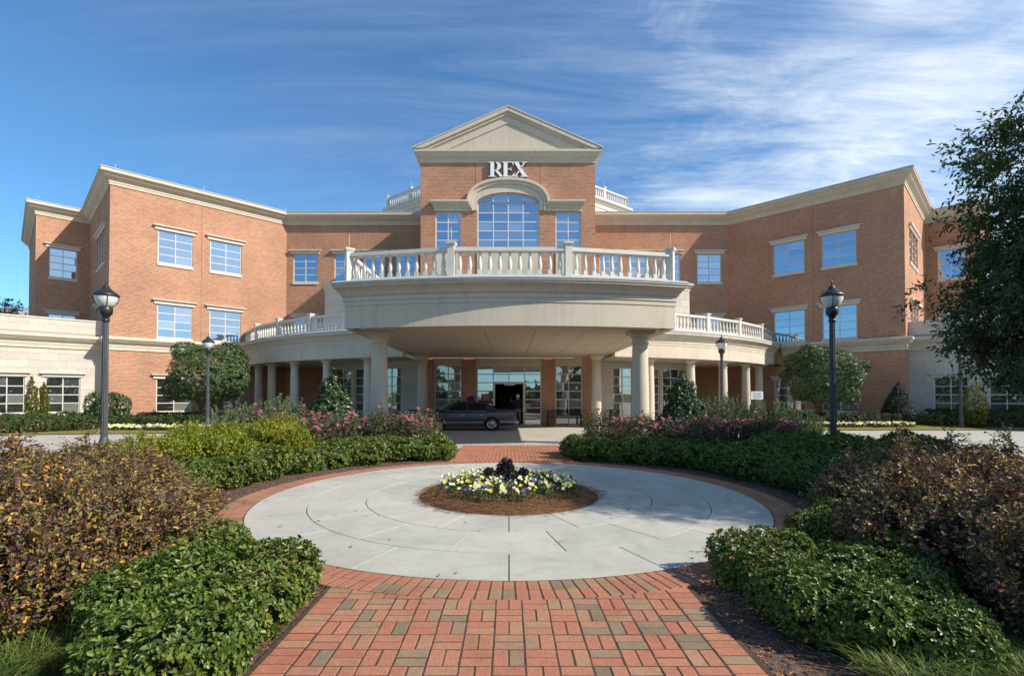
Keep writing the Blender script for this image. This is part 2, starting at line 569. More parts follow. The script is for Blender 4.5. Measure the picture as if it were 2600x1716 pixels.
def place(loc, rz=0.0, s=1.0, sz=None):
    if not isinstance(s, (tuple, list)):
        s = (s, s, sz if sz is not None else s)
    return Matrix.Translation(loc) @ Matrix.Rotation(rz, 4, 'Z') @ Matrix.Diagonal((*s, 1))


class MB:
    def __init__(self):
        self.v, self.f, self.s = [], [], []

    def add(self, verts, faces, smooth=False):
        n = len(self.v)
        self.v.extend([tuple(p) for p in verts])
        for fc in faces:
            self.f.append(tuple(i + n for i in fc))
            self.s.append(smooth)
        return self

    def box(self, x0, x1, y0, y1, z0, z1, M=None):
        vs_ = [Vector(p) for p in ((x0, y0, z0), (x1, y0, z0), (x1, y1, z0), (x0, y1, z0),
                                   (x0, y0, z1), (x1, y0, z1), (x1, y1, z1), (x0, y1, z1))]
        if M is not None:
            vs_ = [M @ p for p in vs_]
        return self.add(vs_, [(3, 2, 1, 0), (4, 5, 6, 7), (0, 1, 5, 4), (1, 2, 6, 5), (2, 3, 7, 6), (3, 0, 4, 7)])

    def prism(self, poly, z0, z1):
        n = len(poly)
        a = sum(poly[i][0] * poly[(i + 1) % n][1] - poly[(i + 1) % n][0] * poly[i][1] for i in range(n))
        if a < 0:
            poly = poly[::-1]
        vs_ = [(x, y, z0) for x, y in poly] + [(x, y, z1) for x, y in poly]
        fs = [tuple(range(n - 1, -1, -1)), tuple(range(n, 2 * n))]
        for i in range(n):
            j = (i + 1) % n
            fs.append((i, j, n + j, n + i))
        return self.add(vs_, fs)

    def slab_xz(self, poly, y0, y1):
        """polygon in x,z extruded along y (y0 nearer the viewer)"""
        n = len(poly)
        a = sum(poly[i][0] * poly[(i + 1) % n][1] - poly[(i + 1) % n][0] * poly[i][1] for i in range(n))
        if a < 0:
            poly = poly[::-1]
        vs_ = [(x, y0, z) for x, z in poly] + [(x, y1, z) for x, z in poly]
        fs = [tuple(range(n)), tuple(range(2 * n - 1, n - 1, -1))]
        for i in range(n):
            j = (i + 1) % n
            fs.append((j, i, n + i, n + j))
        return self.add(vs_, fs)

    def lathe(self, prof, seg=16, M=None, smooth=True, flute=0.0, nflute=0, caps=True):
        vs_, fs = [], []
        for r, z in prof:
            for k in range(seg):
                a = 2 * PI * k / seg
                rr = r
                if flute and (k % 2):
                    rr = r * (1 - flute)
                vs_.append(Vector((rr * math.cos(a), rr * math.sin(a), z)))
        for i in range(len(prof) - 1):
            for k in range(seg):
                k2 = (k + 1) % seg
                fs.append((i * seg + k, i * seg + k2, (i + 1) * seg + k2, (i + 1) * seg + k))
        if M is not None:
            vs_ = [M @ p for p in vs_]
        self.add(vs_, fs, smooth)
        if caps:
            b = len(self.v) - len(vs_)
            self.f.append(tuple(b + k for k in range(seg - 1, -1, -1)))
            self.f.append(tuple(b + (len(prof) - 1) * seg + k for k in range(seg)))
            self.s += [False, False]
        return self

    def tube(self, p0, p1, r0, r1, seg=6):
        p0, p1 = Vector(p0), Vector(p1)
        d = p1 - p0
        if d.length < 1e-6:
            return self
        M = Matrix.Translation(p0) @ d.to_track_quat('Z', 'Y').to_matrix().to_4x4()
        return self.lathe([(r0, 0), (r1, d.length)], seg, M)

    def sweep(self, path, prof, smooth=False, caps=True):
        """profile (out, z) carried along a plan polyline; out points to the right of travel"""
        n = len(path)
        P = [Vector((p[0], p[1])) for p in path]
        vs_ = []
        for i in range(n):
            ns = []
            if i > 0:
                t = (P[i] - P[i - 1]).normalized()
                ns.append(Vector((t.y, -t.x)))
            if i < n - 1:
                t = (P[i + 1] - P[i]).normalized()
                ns.append(Vector((t.y, -t.x)))
            if len(ns) == 2:
                m = (ns[0] + ns[1])
                m = m / max(0.25, (1 + ns[0].dot(ns[1])))
            else:
                m = ns[0]
            for o, z in prof:
                q = P[i] + m * o
                vs_.append((q.x, q.y, z))
        k = len(prof)
        fs = []
        for i in range(n - 1):
            for j in range(k - 1):
                fs.append((i * k + j, (i + 1) * k + j, (i + 1) * k + j + 1, i * k + j + 1))
        self.add(vs_, fs, smooth)
        if caps:
            b = len(self.v) - len(vs_)
            self.f.append(tuple(b + j for j in range(k)))
            self.f.append(tuple(b + (n - 1) * k + j for j in range(k - 1, -1, -1)))
            self.s += [False, False]
        return self

    def mesh(self, name, mat, uv=False, sharp=None):
        me = bpy.data.meshes.new(name)
        me.from_pydata(self.v, [], self.f)
        me.polygons.foreach_set('use_smooth', self.s)
        if mat:
            for mm in (mat if isinstance(mat, (list, tuple)) else [mat]):
                me.materials.append(MATS[mm])
        if uv:
            lay = me.uv_layers.new(name='UVMap')
            for p in me.polygons:
                nx, ny, nz = p.normal
                if abs(nz) > 0.75:
                    for li in p.loop_indices:
                        co = me.vertices[me.loops[li].vertex_index].co
                        lay.data[li].uv = (co.x, co.y)
                else:
                    l = math.hypot(nx, ny) or 1
                    tx, ty = -ny / l, nx / l
                    for li in p.loop_indices:
                        co = me.vertices[me.loops[li].vertex_index].co
                        lay.data[li].uv = (co.x * tx + co.y * ty, co.z)
        if sharp is not None:
            me.set_sharp_from_angle(angle=R(sharp))
        me.update()
        return me

    def build(self, name, mat, parent=None, uv=False, sharp=None, M=None):
        me = self.mesh(name, mat, uv, sharp)
        return link(bpy.data.objects.new(name, me), parent, M)


def obj(name, me, parent=None, M=None):
    return link(bpy.data.objects.new(name, me), parent, M)


def np_mesh(name, V, F, mat, smooth=False):
    """V (n,3); F (m,k) faces of one size"""
    me = bpy.data.meshes.new(name)
    V = np.asarray(V, np.float32)
    F = np.asarray(F, np.int32)
    m, k = F.shape
    me.vertices.add(len(V))
    me.vertices.foreach_set('co', V.ravel())
    me.loops.add(m * k)
    me.loops.foreach_set('vertex_index', F.ravel())
    me.polygons.add(m)
    me.polygons.foreach_set('loop_start', np.arange(0, m * k, k, dtype=np.int32))
    me.polygons.foreach_set('loop_total', np.full(m, k, np.int32))
    me.polygons.foreach_set('use_smooth', np.full(m, smooth, bool))
    me.materials.append(MATS[mat])
    me.update(calc_edges=True)
    me.validate()
    return me


def unit(a):
    return a / np.maximum(1e-9, np.linalg.norm(a, axis=1, keepdims=True))


def leaf_arrays(C, A, U, L, W, fold=0.25, oval=True, droop=0.0):
    """C base points, A axes, U rough up normals, L lengths, W widths"""
    n = len(C)
    A = unit(A)
    S = unit(np.cross(A, U))
    Nn = unit(np.cross(S, A))
    L = np.asarray(L).reshape(-1, 1) * np.ones((n, 1))
    W = np.asarray(W).reshape(-1, 1) * np.ones((n, 1))

    def P(a, s, h):
        return C + A * L * a + S * W * s + Nn * (W * h - L * droop * a * a)
    if oval:
        V = np.stack([P(0, 0, 0), P(.36, .36, fold), P(.78, .48, fold), P(1, 0, 0), P(.78, -.48, fold), P(.36, -.36, fold)], 1)
        b = np.arange(n)[:, None] * 6
        F = np.concatenate([b + np.array([[0, 1, 2, 3]]), b + np.array([[0, 3, 4, 5]])], 0)
        return V.reshape(-1, 3), F
    V = np.stack([P(0, 0, 0), P(.5, .5, fold), P(1, 0, 0), P(.5, -.5, fold)], 1)
    b = np.arange(n)[:, None] * 4
    F = b + np.array([[0, 1, 2, 3]])
    return V.reshape(-1, 3), F


def rdir(n, up=0.0):
    d = rng.normal(size=(n, 3))
    d = unit(d)
    d[:, 2] += up
    return unit(d)


def blob_surface(blobs, n, zmin=0.03, depth=0.16, top=True):
    """points (with outward normals) on the skin of a union of ellipsoids"""
    c = np.array([b[0] for b in blobs], float)
    r = np.array([b[1] for b in blobs], float)
    area = (r[:, 0] * r[:, 1] + r[:, 0] * r[:, 2] + r[:, 1] * r[:, 2])
    out_p, out_n = [], []
    got = 0
    while got < n:
        k = rng.choice(len(blobs), size=n * 2, p=area / area.sum())
        d = rdir(n * 2)
        s = 1 - depth * rng.random(n * 2) ** 1.6
        p = c[k] + d * r[k] * s[:, None]
        nn = unit(d / r[k])
        ok = p[:, 2] > zmin
        for j in range(len(blobs)):
            q = ((p - c[j]) / r[j])
            ok &= (np.sum(q * q, 1) > 0.66) | (k == j)
        p, nn = p[ok], nn[ok]
        out_p.append(p)
        out_n.append(nn)
        got += len(p)
    return np.concatenate(out_p)[:n], np.concatenate(out_n)[:n]


def lumps(rx, ry, h, k, lump=0.45):
    """a mound as a big ellipsoid with smaller lumps riding on it"""
    bl = [((0, 0, h * 0.42), (rx * 0.88, ry * 0.88, h * 0.50))]
    for i in range(k):
        a = 2 * PI * (i + random.random() * 0.6) / k
        q = random.uniform(0.45, 0.75)
        s = random.uniform(0.8, 1.2) * lump
        bl.append(((math.cos(a) * rx * q, math.sin(a) * ry * q, h * random.uniform(0.32, 0.66)), (rx * s, ry * s, h * s * 0.85)))
    return bl


def whorl_mesh(name, blobs, n, per, L, W, mat, tilt=0.75, zmin=0.03, fold=0.2, oval=True, depth=0.16, up=0.35, droop=0.05):
    """rosettes of leaves at the twig ends"""
    p, nn = blob_surface(blobs, n, zmin, depth)
    ax = unit(nn + rdir(n) * 0.35 + np.array([0, 0, up]))
    t = unit(np.cross(ax, rdir(n)))
    b = np.cross(ax, t)
    C, A, U = [], [], []
    for j in range(per):
        a = 2 * PI * j / per + rng.random(n) * 0.8
        rad = t * np.cos(a)[:, None] + b * np.sin(a)[:, None]
        tl = (tilt + rng.normal(size=n) * 0.22)[:, None]
        A.append(rad * np.cos(1 - tl) + ax * np.sin(1 - tl) * 1.2)
        U.append(ax + rdir(n) * 0.2)
        C.append(p + ax * (rng.random((n, 1)) * L * 0.6 - L * 0.3))
    C, A, U = map(np.concatenate, (C, A, U))
    m = len(C)
    l = L * (0.45 + 0.85 * rng.random(m))
    w = W * (0.6 + 0.6 * rng.random(m)) * (l / L) ** 0.4
    V, F = leaf_arrays(C, A, U, l, w, fold, oval, droop)
    return np_mesh(name, V, F, mat)


def spray_mesh(name, blobs, n, per, tw, L, W, mat, zmin=0.03, up=0.3, fold=0.2, oval=True, depth=0.25, droop=0.05, sag=0.0, spread=0.9):
    """short twigs with leaves set along them"""
    p, nn = blob_surface(blobs, n, zmin, depth)
    d = unit(nn * 0.9 + rdir(n) * 0.6 + np.array([0, 0, up]))
    ln = tw * (0.5 + rng.random(n))
    side = unit(np.cross(d, rdir(n)))
    C, A, U = [], [], []
    for j in range(per):
        f = (j + 0.5) / per
        pos = p + d * (ln * (f - 0.45))[:, None]
        pos[:, 2] -= sag * (f ** 2) * ln
        sg = 1 if j % 2 else -1
        a = rng.random(n) * 1.2
        s2 = side * np.cos(a)[:, None] * sg + np.cross(d, side) * np.sin(a)[:, None]
        A.append(s2 * spread + d * 0.7 + rdir(n) * 0.3 + np.array([0, 0, -sag]))
        U.append(nn * 0.6 + rdir(n) * 0.7 + np.array([0, 0, 0.5]))
        C.append(pos)
    C, A, U = map(np.concatenate, (C, A, U))
    m = len(C)
    l = L * (0.6 + 0.7 * rng.random(m))
    w = W * (0.7 + 0.5 * rng.random(m))
    V, F = leaf_arrays(C, A, U, l, w, fold, oval, droop)
    return np_mesh(name, V, F, mat)


def twig_mesh(name, base, tips, r0=0.012, r1=0.003, mat='twig', kink=0.15):
    mb = MB()
    for t in tips:
        b = Vector(base) + Vector((random.uniform(-.08, .08), random.uniform(-.08, .08), 0))
        t = Vector(t)
        m = b.lerp(t, 0.5) + Vector((random.uniform(-kink, kink), random.uniform(-kink, kink), random.uniform(0, kink)))
        mb.tube(b, m, r0, (r0 + r1) / 2, 4)
        mb.tube(m, t, (r0 + r1) / 2, r1, 4)
    return mb.mesh(name, mat)


# ------------------------------------------------------------------ measuring helpers (plan geometry)
def SX(s, y):
    return (s - 1292) / 1285 * y


def SZ(row, y):
    return EYE + (1002 - row) * y / 1285


def u_on(P, Q, s):
    """distance along wall P-Q where the sight line of column s meets it"""
    r = (s - 1292) / 1285
    t = (Vector(Q) - Vector(P)).normalized()
    # P.x + t.x u = r (P.y + t.y u)
    return (r * P[1] - P[0]) / (t.x - r * t.y)


# ------------------------------------------------------------------ ground, road, paths
CY = 8.38                                   # centre of the round plaza
R_SLAB, R_MID, R_IN, R_BED = 3.88, 3.10, 2.27, 1.42
ROADZ = -0.06


def sheet(name, poly, z, mat, kind='structure', th=0.0):
    mb = MB()
    a = sum(poly[i][0] * poly[(i + 1) % len(poly)][1] - poly[(i + 1) % len(poly)][0] * poly[i][1] for i in range(len(poly)))
    if a < 0:
        poly = poly[::-1]
    if th:
        mb.prism(poly, z - th, z)
    else:
        mb.add([(x, y, z) for x, y in poly], [tuple(range(len(poly)))])
    o = mb.build(name, mat)
    o['kind'] = kind
    return o


gm = MB()
gm.add([(-1500, -1500, -0.16), (1500, -1500, -0.16), (1500, 1500, -0.16), (-1500, 1500, -0.16)], [(0, 1, 2, 3)])
go = gm.build('ground', 'earth')
go['kind'] = 'structure'
sheet('driveway', [(-70, -2), (70, -2), (70, 36), (-70, 36)], ROADZ, 'road_concrete')

isl = [(-26, -6), (-22, 3), (-17.5, 9.0), (-14, 12.6), (-11, 14.8), (-7.5, 16.6), (-4, 17.9), (0, 18.4)]
island = isl + [(-x, y) for x, y in isl[-2::-1]]
sheet('kerb', island, 0.0, 'road_concrete', th=0.10)


def inset(poly, d):
    out = []
    n = len(poly)
    for i in range(n):
        p0, p1, p2 = Vector(poly[i - 1]), Vector(poly[i]), Vector(poly[(i + 1) % n])
        t0, t1 = (p1 - p0).normalized(), (p2 - p1).normalized()
        n0, n1 = Vector((t0.y, -t0.x)), Vector((t1.y, -t1.x))
        m = (n0 + n1) / max(0.3, 1 + n0.dot(n1))
        out.append(tuple(p1 + m * d))
    return out


bed = inset(island, 0.22)
sheet('planting_bed', bed, 0.004, 'mulch')

# concrete apron between the brick walk and the drive
sheet('walk_apron', [(-2.3, 18.3), (-2.3, 16.7), (-1.62, 16.0), (-1.62, 15.6), (1.72, 15.6), (1.72, 16.0), (2.4, 16.7), (2.4, 18.3)], 0.010, 'road_concrete')

# the plaza: concrete slabs in three rings with open joints, brick border, walks
plaza = sheet('plaza', [(math.cos(2 * PI * k / 96) * 4.27, CY + math.sin(2 * PI * k / 96) * 4.27) for k in range(96)], 0.008, 'joint_concrete')


def ring_slab(r0, r1, a0, a1, gap=0.0055, z=0.03, seg=8):
    mb = MB()
    g0, g1 = gap / r0, gap / r1
    inner = [(r0 + gap, a0 + g0 + (a1 - a0 - 2 * g0) * k / seg) for k in range(seg + 1)]
    outer = [(r1 - gap, a0 + g1 + (a1 - a0 - 2 * g1) * k / seg) for k in range(seg + 1)]
    poly = [(r * math.cos(a), r * math.sin(a)) for r, a in outer + inner[::-1]]
    n = len(poly)
    cx, cy = sum(p[0] for p in poly) / n, sum(p[1] for p in poly) / n
    ch = 0.0025
    top = []
    for i in range(n):
        p0, p1, p2 = Vector(poly[i - 1]), Vector(poly[i]), Vector(poly[(i + 1) % n])
        t0, t1 = (p1 - p0).normalized(), (p2 - p1).normalized()
        m = (Vector((-t0.y, t0.x)) + Vector((-t1.y, t1.x)))
        m = m / max(0.4, m.length ** 2 / 2)
        top.append(tuple(p1 + m * ch))
    vs_ = [(x, y, 0.0) for x, y in poly] + [(x, y, z - ch) for x, y in poly] + [(x, y, z) for x, y in top]
    fs = []
    for i in range(n):
        j = (i + 1) % n
        fs += [(i, j, n + j, n + i), (n + i, n + j, 2 * n + j, 2 * n + i)]
    half = len(outer)
    for k in range(seg):
        fs.append((2 * n + k, 2 * n + k + 1, 2 * n + n - 2 - k, 2 * n + n - 1 - k))
    mb.add(vs_, fs)
    return mb


step = 2 * PI / 16
for (r0, r1, off) in ((R_MID, R_SLAB, 0.0), (R_IN, R_MID, step / 2), (R_BED - 0.25, R_IN, 0.0)):
    base_a = -PI / 2 + off
    me = ring_slab(r0, r1, -step / 2, step / 2).mesh('slab', 'plaza_concrete')
    for k in range(16):
        M = Matrix.Translation((0, CY, 0)) @ Matrix.Rotation(base_a + step / 2 + k * step, 4, 'Z')
        obj('slab', me, plaza, M)


def brick_mb(lx, ly, h=0.03, ch=0.0028, mb=None, M=None):
    mb = mb or MB()
    x, y = lx / 2, ly / 2
    vs_ = []
    for z, i in ((-0.012, 0), (h - ch, 0), (h, ch)):
        vs_ += [(-x + i, -y + i, z), (x - i, -y + i, z), (x - i, y - i, z), (-x + i, y - i, z)]
    if M is not None:
        vs_ = [M @ Vector(p) for p in vs_]
    fs = [(8, 9, 10, 11)]
    for l in (0, 4):
        for i in range(4):
            j = (i + 1) % 4
            fs.append((l + i, l + j, l + 4 + j, l + 4 + i))
    return mb.add(vs_, fs)


GAP = 0.0095
border = MB()
border.add([(math.cos(2 * PI * k / 96) * r, CY + math.sin(2 * PI * k / 96) * r, 0.0272) for r in (R_SLAB - 0.02, 4.28) for k in range(96)],
           [(k, (k + 1) % 96, 96 + (k + 1) % 96, 96 + k)[::-1] for k in range(96)])
ring_o = border.build('brick_border', 'sand_joint')
ring_o['kind'] = 'structure'
nb = 240
bmesh_ring = brick_mb(0.196, 0.101 - GAP).mesh('brick', 'paver')
cells = []
for ri, r in enumerate((3.985, 4.186)):
    for k in range(nb):
        a = 2 * PI * (k + 0.5 * 0) / nb
        cells.append((r, a, math.hypot(r * math.cos(a), CY + r * math.sin(a))))
cells.sort(key=lambda c: c[2])
rest = MB()
for i, (r, a, d) in enumerate(cells):
    M = Matrix.Translation((r * math.cos(a), CY + r * math.sin(a), random.uniform(-.002, .002))) @ Matrix.Rotation(a + random.uniform(-.01, .01), 4, 'Z') @ Matrix.Diagonal((1, r / 3.97, 1, 1))
    if i < 300:
        obj('brick', bmesh_ring, ring_o, M)
    else:
        brick_mb(0.196, 0.101 - GAP, mb=rest, M=M)
o = rest.build('brick_paving', 'paver_joined', ring_o)
o['kind'] = 'stuff'

# near walk: basket weave with a border course either side
walk = sheet('brick_walk', [(-1.56, 0.4), (1.56, 0.4), (1.56, 4.45), (-1.56, 4.45)], 0.0232, 'sand_joint')
bm_full = brick_mb(0.2015 - GAP, 0.1007 - GAP, h=0.026).mesh('brick', 'paver')
BLK = 0.203


def clip_out(poly, cx, cy, rad):
    """cut a small convex polygon by the tangent of the disc nearest it"""
    mx, my = sum(p[0] for p in poly) / len(poly) - cx, sum(p[1] for p in poly) / len(poly) - cy
    l = math.hypot(mx, my)
    nx, ny = mx / l, my / l
    out = []
    for i in range(len(poly)):
        a, b = poly[i], poly[(i + 1) % len(poly)]
        da = (a[0] - cx) * nx + (a[1] - cy) * ny - rad
        db = (b[0] - cx) * nx + (b[1] - cy) * ny - rad
        if da >= 0:
            out.append(a)
        if da * db < 0:
            t = da / (da - db)
            out.append((a[0] + (b[0] - a[0]) * t, a[1] + (b[1] - a[1]) * t))
    return out


def lay(x, y, rot):
    lx, ly = (0.2015 - GAP, 0.1007 - GAP)
    if rot:
        lx, ly = ly, lx
    c = [(x - lx / 2, y - ly / 2), (x + lx / 2, y - ly / 2), (x + lx / 2, y + ly / 2), (x - lx / 2, y + ly / 2)]
    ds = [math.hypot(px, py - CY) for px, py in c]
    if min(ds) > 4.285:
        M = Matrix.Translation((x + random.uniform(-.0015, .0015), y, random.uniform(-.0022, .0022))) @ Matrix.Rotation((PI / 2 if rot else 0) + random.uniform(-.008, .008), 4, 'Z')
        obj('brick', bm_full, walk, M)
    elif max(ds) > 4.30:
        p = clip_out(c, 0, CY, 4.285)
        if len(p) >= 3:
            mb = MB()
            mb.prism(p, 0.0, 0.026)
            mb.build('brick', 'paver', walk)


for i in range(-6, 7):
    for j in range(30):
        cx, cy = i * BLK, 4.42 - j * BLK
        if cy < 2.25:
            continue
        if (i + j) % 2:
            lay(cx, cy + BLK / 4, False)
            lay(cx, cy - BLK / 4, False)
        else:
            lay(cx - BLK / 4, cy, True)
            lay(cx + BLK / 4, cy, True)
for sx in (-1, 1):
    for j in range(40):
        y = 4.90 - j * BLK / 2
        if y < 2.3:
            continue
        lay(sx * (6.5 * BLK + 0.105), y, False)

# far walk, too small to lay brick by brick
far = sheet('far_brick_walk', [(-1.50, 12.55), (1.60, 12.55), (1.60, 16.55), (-1.50, 16.55)], 0.014, 'sand_joint')
fb = MB()
for i in range(30):
    for j in range(20):
        x, y = -1.44 + i * 0.1035, 12.62 + j * 0.203 + (0.1 if i % 2 else 0)
        if math.hypot(x, y - CY) > 4.34 and y < 16.5:
            brick_mb(0.197, 0.0975, 0.024, 0.004, fb, Matrix.Translation((x, y, random.uniform(-.001, .001))) @ Matrix.Rotation(PI / 2, 4, 'Z'))
o = fb.build('brick_paving', 'paver_joined', far)
o['kind'] = 'stuff'

# ------------------------------------------------------------------ the building
XL, XR = 0.05, -0.26


def side_pts(pts, right):
    if right:
        return [(-x + XR, y) for x, y in pts][::-1]
    return [(x + XL, y) for x, y in pts]


bld = thing('hospital_building', 'three storey red brick hospital with beige cornices and a gabled central tower', 'building', (0, 30, 0))


def wall_mesh(mb, P, Q, z0, z1, ops=(), depth=0.12):
    """a wall face with openings and their reveals; outward is to the right of P->Q"""
    P, Q = Vector(P), Vector(Q)
    L = (Q - P).length
    t = (Q - P) / L
    n = Vector((t.y, -t.x))
    us = sorted({0.0, L, *[o[0] for o in ops], *[o[1] for o in ops]})
    zs = sorted({z0, z1, *[o[2] for o in ops], *[o[3] for o in ops]})

    def pt(u, z, d=0.0):
        q = P + t * u - n * d
        return (q.x, q.y, z)
    for i in range(len(us) - 1):
        for j in range(len(zs) - 1):
            um, zm = (us[i] + us[i + 1]) / 2, (zs[j] + zs[j + 1]) / 2
            if any(o[0] < um < o[1] and o[2] < zm < o[3] for o in ops):
                continue
            mb.add([pt(us[i], zs[j]), pt(us[i + 1], zs[j]), pt(us[i + 1], zs[j + 1]), pt(us[i], zs[j + 1])], [(0, 1, 2, 3)])
    for (a, b, c, d) in [o[:4] for o in ops]:
        mb.add([pt(a, c), pt(a, d), pt(a, d, depth), pt(a, c, depth)], [(0, 1, 2, 3)])
        mb.add([pt(b, c), pt(b, d), pt(b, d, depth), pt(b, c, depth)], [(3, 2, 1, 0)])
        mb.add([pt(a, c), pt(b, c), pt(b, c, depth), pt(a, c, depth)], [(3, 2, 1, 0)])
        mb.add([pt(a, d), pt(b, d), pt(b, d, depth), pt(a, d, depth)], [(0, 1, 2, 3)])


def wall_frame(P, Q):
    """matrix: x along the wall, y inward, z up"""
    P, Q = Vector(P), Vector(Q)
    t = (Q - P).normalized()
    n = Vector((t.y, -t.x))
    return Matrix(((t.x, -n.x, 0, P.x), (t.y, -n.y, 0, P.y), (0, 0, 1, 0), (0, 0, 0, 1)))


PANES = {}


def pane_mesh(w, h, mat):
    k = (round(w, 2), round(h, 2), mat)
    if k not in PANES:
        mb = MB()
        mb.box(-w / 2, w / 2, -0.006, 0.006, -h / 2, h / 2)
        PANES[k] = mb.mesh('pane', mat)
    return PANES[k]


def window(F, u0, u1, z0, z1, cols, rows, glass, parent, lintel=True, sill=True, bar=0.055, skip=None, lin_h=0.27, lin_e=0.16, name='window', depth=0.08):
    """frame with mullions (part), panes, lintel and sill (sub-parts)"""
    mb = MB()
    w, h = u1 - u0, z1 - z0
    fb_ = bar
    mb.box(u0, u0 + fb_, depth - 0.03, depth + 0.05, z0, z1)
    mb.box(u1 - fb_, u1, depth - 0.03, depth + 0.05, z0, z1)
    mb.box(u0 + fb_, u1 - fb_, depth - 0.03, depth + 0.05, z0, z0 + fb_)
    mb.box(u0 + fb_, u1 - fb_, depth - 0.03, depth + 0.05, z1 - fb_, z1)
    iw, ih = w - 2 * fb_, h - 2 * fb_
    cw, chh = iw / cols, ih / rows
    m2 = bar * 0.8
    for c in range(1, cols):
        x = u0 + fb_ + c * cw
        low = z0 + fb_
        if skip:
            while low < z1 - fb_ - 0.01 and skip(c - 1, round((low - z0 - fb_) / chh)) and skip(c, round((low - z0 - fb_) / chh)):
                low += chh
        mb.box(x - m2 / 2, x + m2 / 2, depth - 0.025, depth + 0.045, low, z1 - fb_)
    for r in range(1, rows):
        z = z0 + fb_ + r * chh
        for c in range(cols):
            if skip and skip(c, r) and skip(c, r - 1):
                continue
            a = u0 + fb_ + c * cw + (m2 / 2 if c else 0)
            b = u0 + fb_ + (c + 1) * cw - (m2 / 2 if c < cols - 1 else 0)
            mb.box(a, b, depth - 0.022, depth + 0.042, z - m2 / 2, z + m2 / 2)
    win = mb.build(name, 'frame_metal', parent, M=F)
    for r in range(rows):
        for c in range(cols):
            if skip and skip(c, r):
                continue
            x = u0 + fb_ + (c + 0.5) * cw
            z = z0 + fb_ + (r + 0.5) * chh
            tilt = Matrix.Rotation(random.uniform(-.009, .009), 4, 'X') @ Matrix.Rotation(random.uniform(-.009, .009), 4, 'Z')
            obj('pane', pane_mesh(cw, chh, glass), win, F @ Matrix.Translation((x, depth + 0.012, z)) @ tilt)
    if lintel:
        lb = MB()
        e = lin_e
        lb.box(u0 - e, u1 + e, -0.07, 0.02, z1 + 0.003, z1 + lin_h * 0.62)
        lb.box(u0 - e - 0.05, u1 + e + 0.05, -0.13, 0.02, z1 + lin_h * 0.62, z1 + lin_h * 0.80)
        lb.box(u0 - e - 0.10, u1 + e + 0.10, -0.19, 0.02, z1 + lin_h * 0.80, z1 + lin_h)
        lb.build('lintel', 'trim', win, M=F)
    if sill:
        sb = MB()
        sb.box(u0 - 0.04, u1 + 0.04, -0.06, depth + 0.03, z0 - 0.17, z0 - 0.003)
        sb.build('sill', 'trim', win, M=F)
    return win


# plan points for the left half
A0, A1 = (-40.0, 41.98), (-31.7, 33.68)
B1 = (-29.74, 35.66)
C1 = (-22.94, 28.86)
MAINY = 35.9
J1 = (-15.9, MAINY)
TW = 4.945
TY = 28.5
ZB, ZT = 13.78, 14.52            # brick top, cornice top
WH = [(0.63, 2.64), (5.14, 7.17), (9.68, 11.68)]      # window heights by storey

CORN = [(-0.05, 13.74), (0.05, 13.74), (0.05, 13.86), (0.08, 13.88), (0.08, 13.99), (0.14, 14.03), (0.20, 14.07), (0.30, 14.15), (0.40, 14.27),
        (0.44, 14.31), (0.50, 14.33), (0.50, 14.44), (0.47, 14.52), (-0.35, 14.54), (-0.35, 13.74)]
BELT = [(-0.02, 4.24), (0.05, 4.24), (0.05, 4.42), (0.08, 4.44), (0.08, 4.56), (0.14, 4.60), (0.23, 4.69), (0.31, 4.80), (0.35, 4.83), (0.35, 4.93), (0.30, 4.99), (-0.02, 5.01)]


def trans_ops(ops, L, right):
    if right:
        return [(L - b, L - a, c, d, *r) for a, b, c, d, *r in ops]
    return ops


def seg(P, Q, right):
    q = side_pts([P, Q], right)
    return q[0], q[1], (Vector(Q) - Vector(P)).length


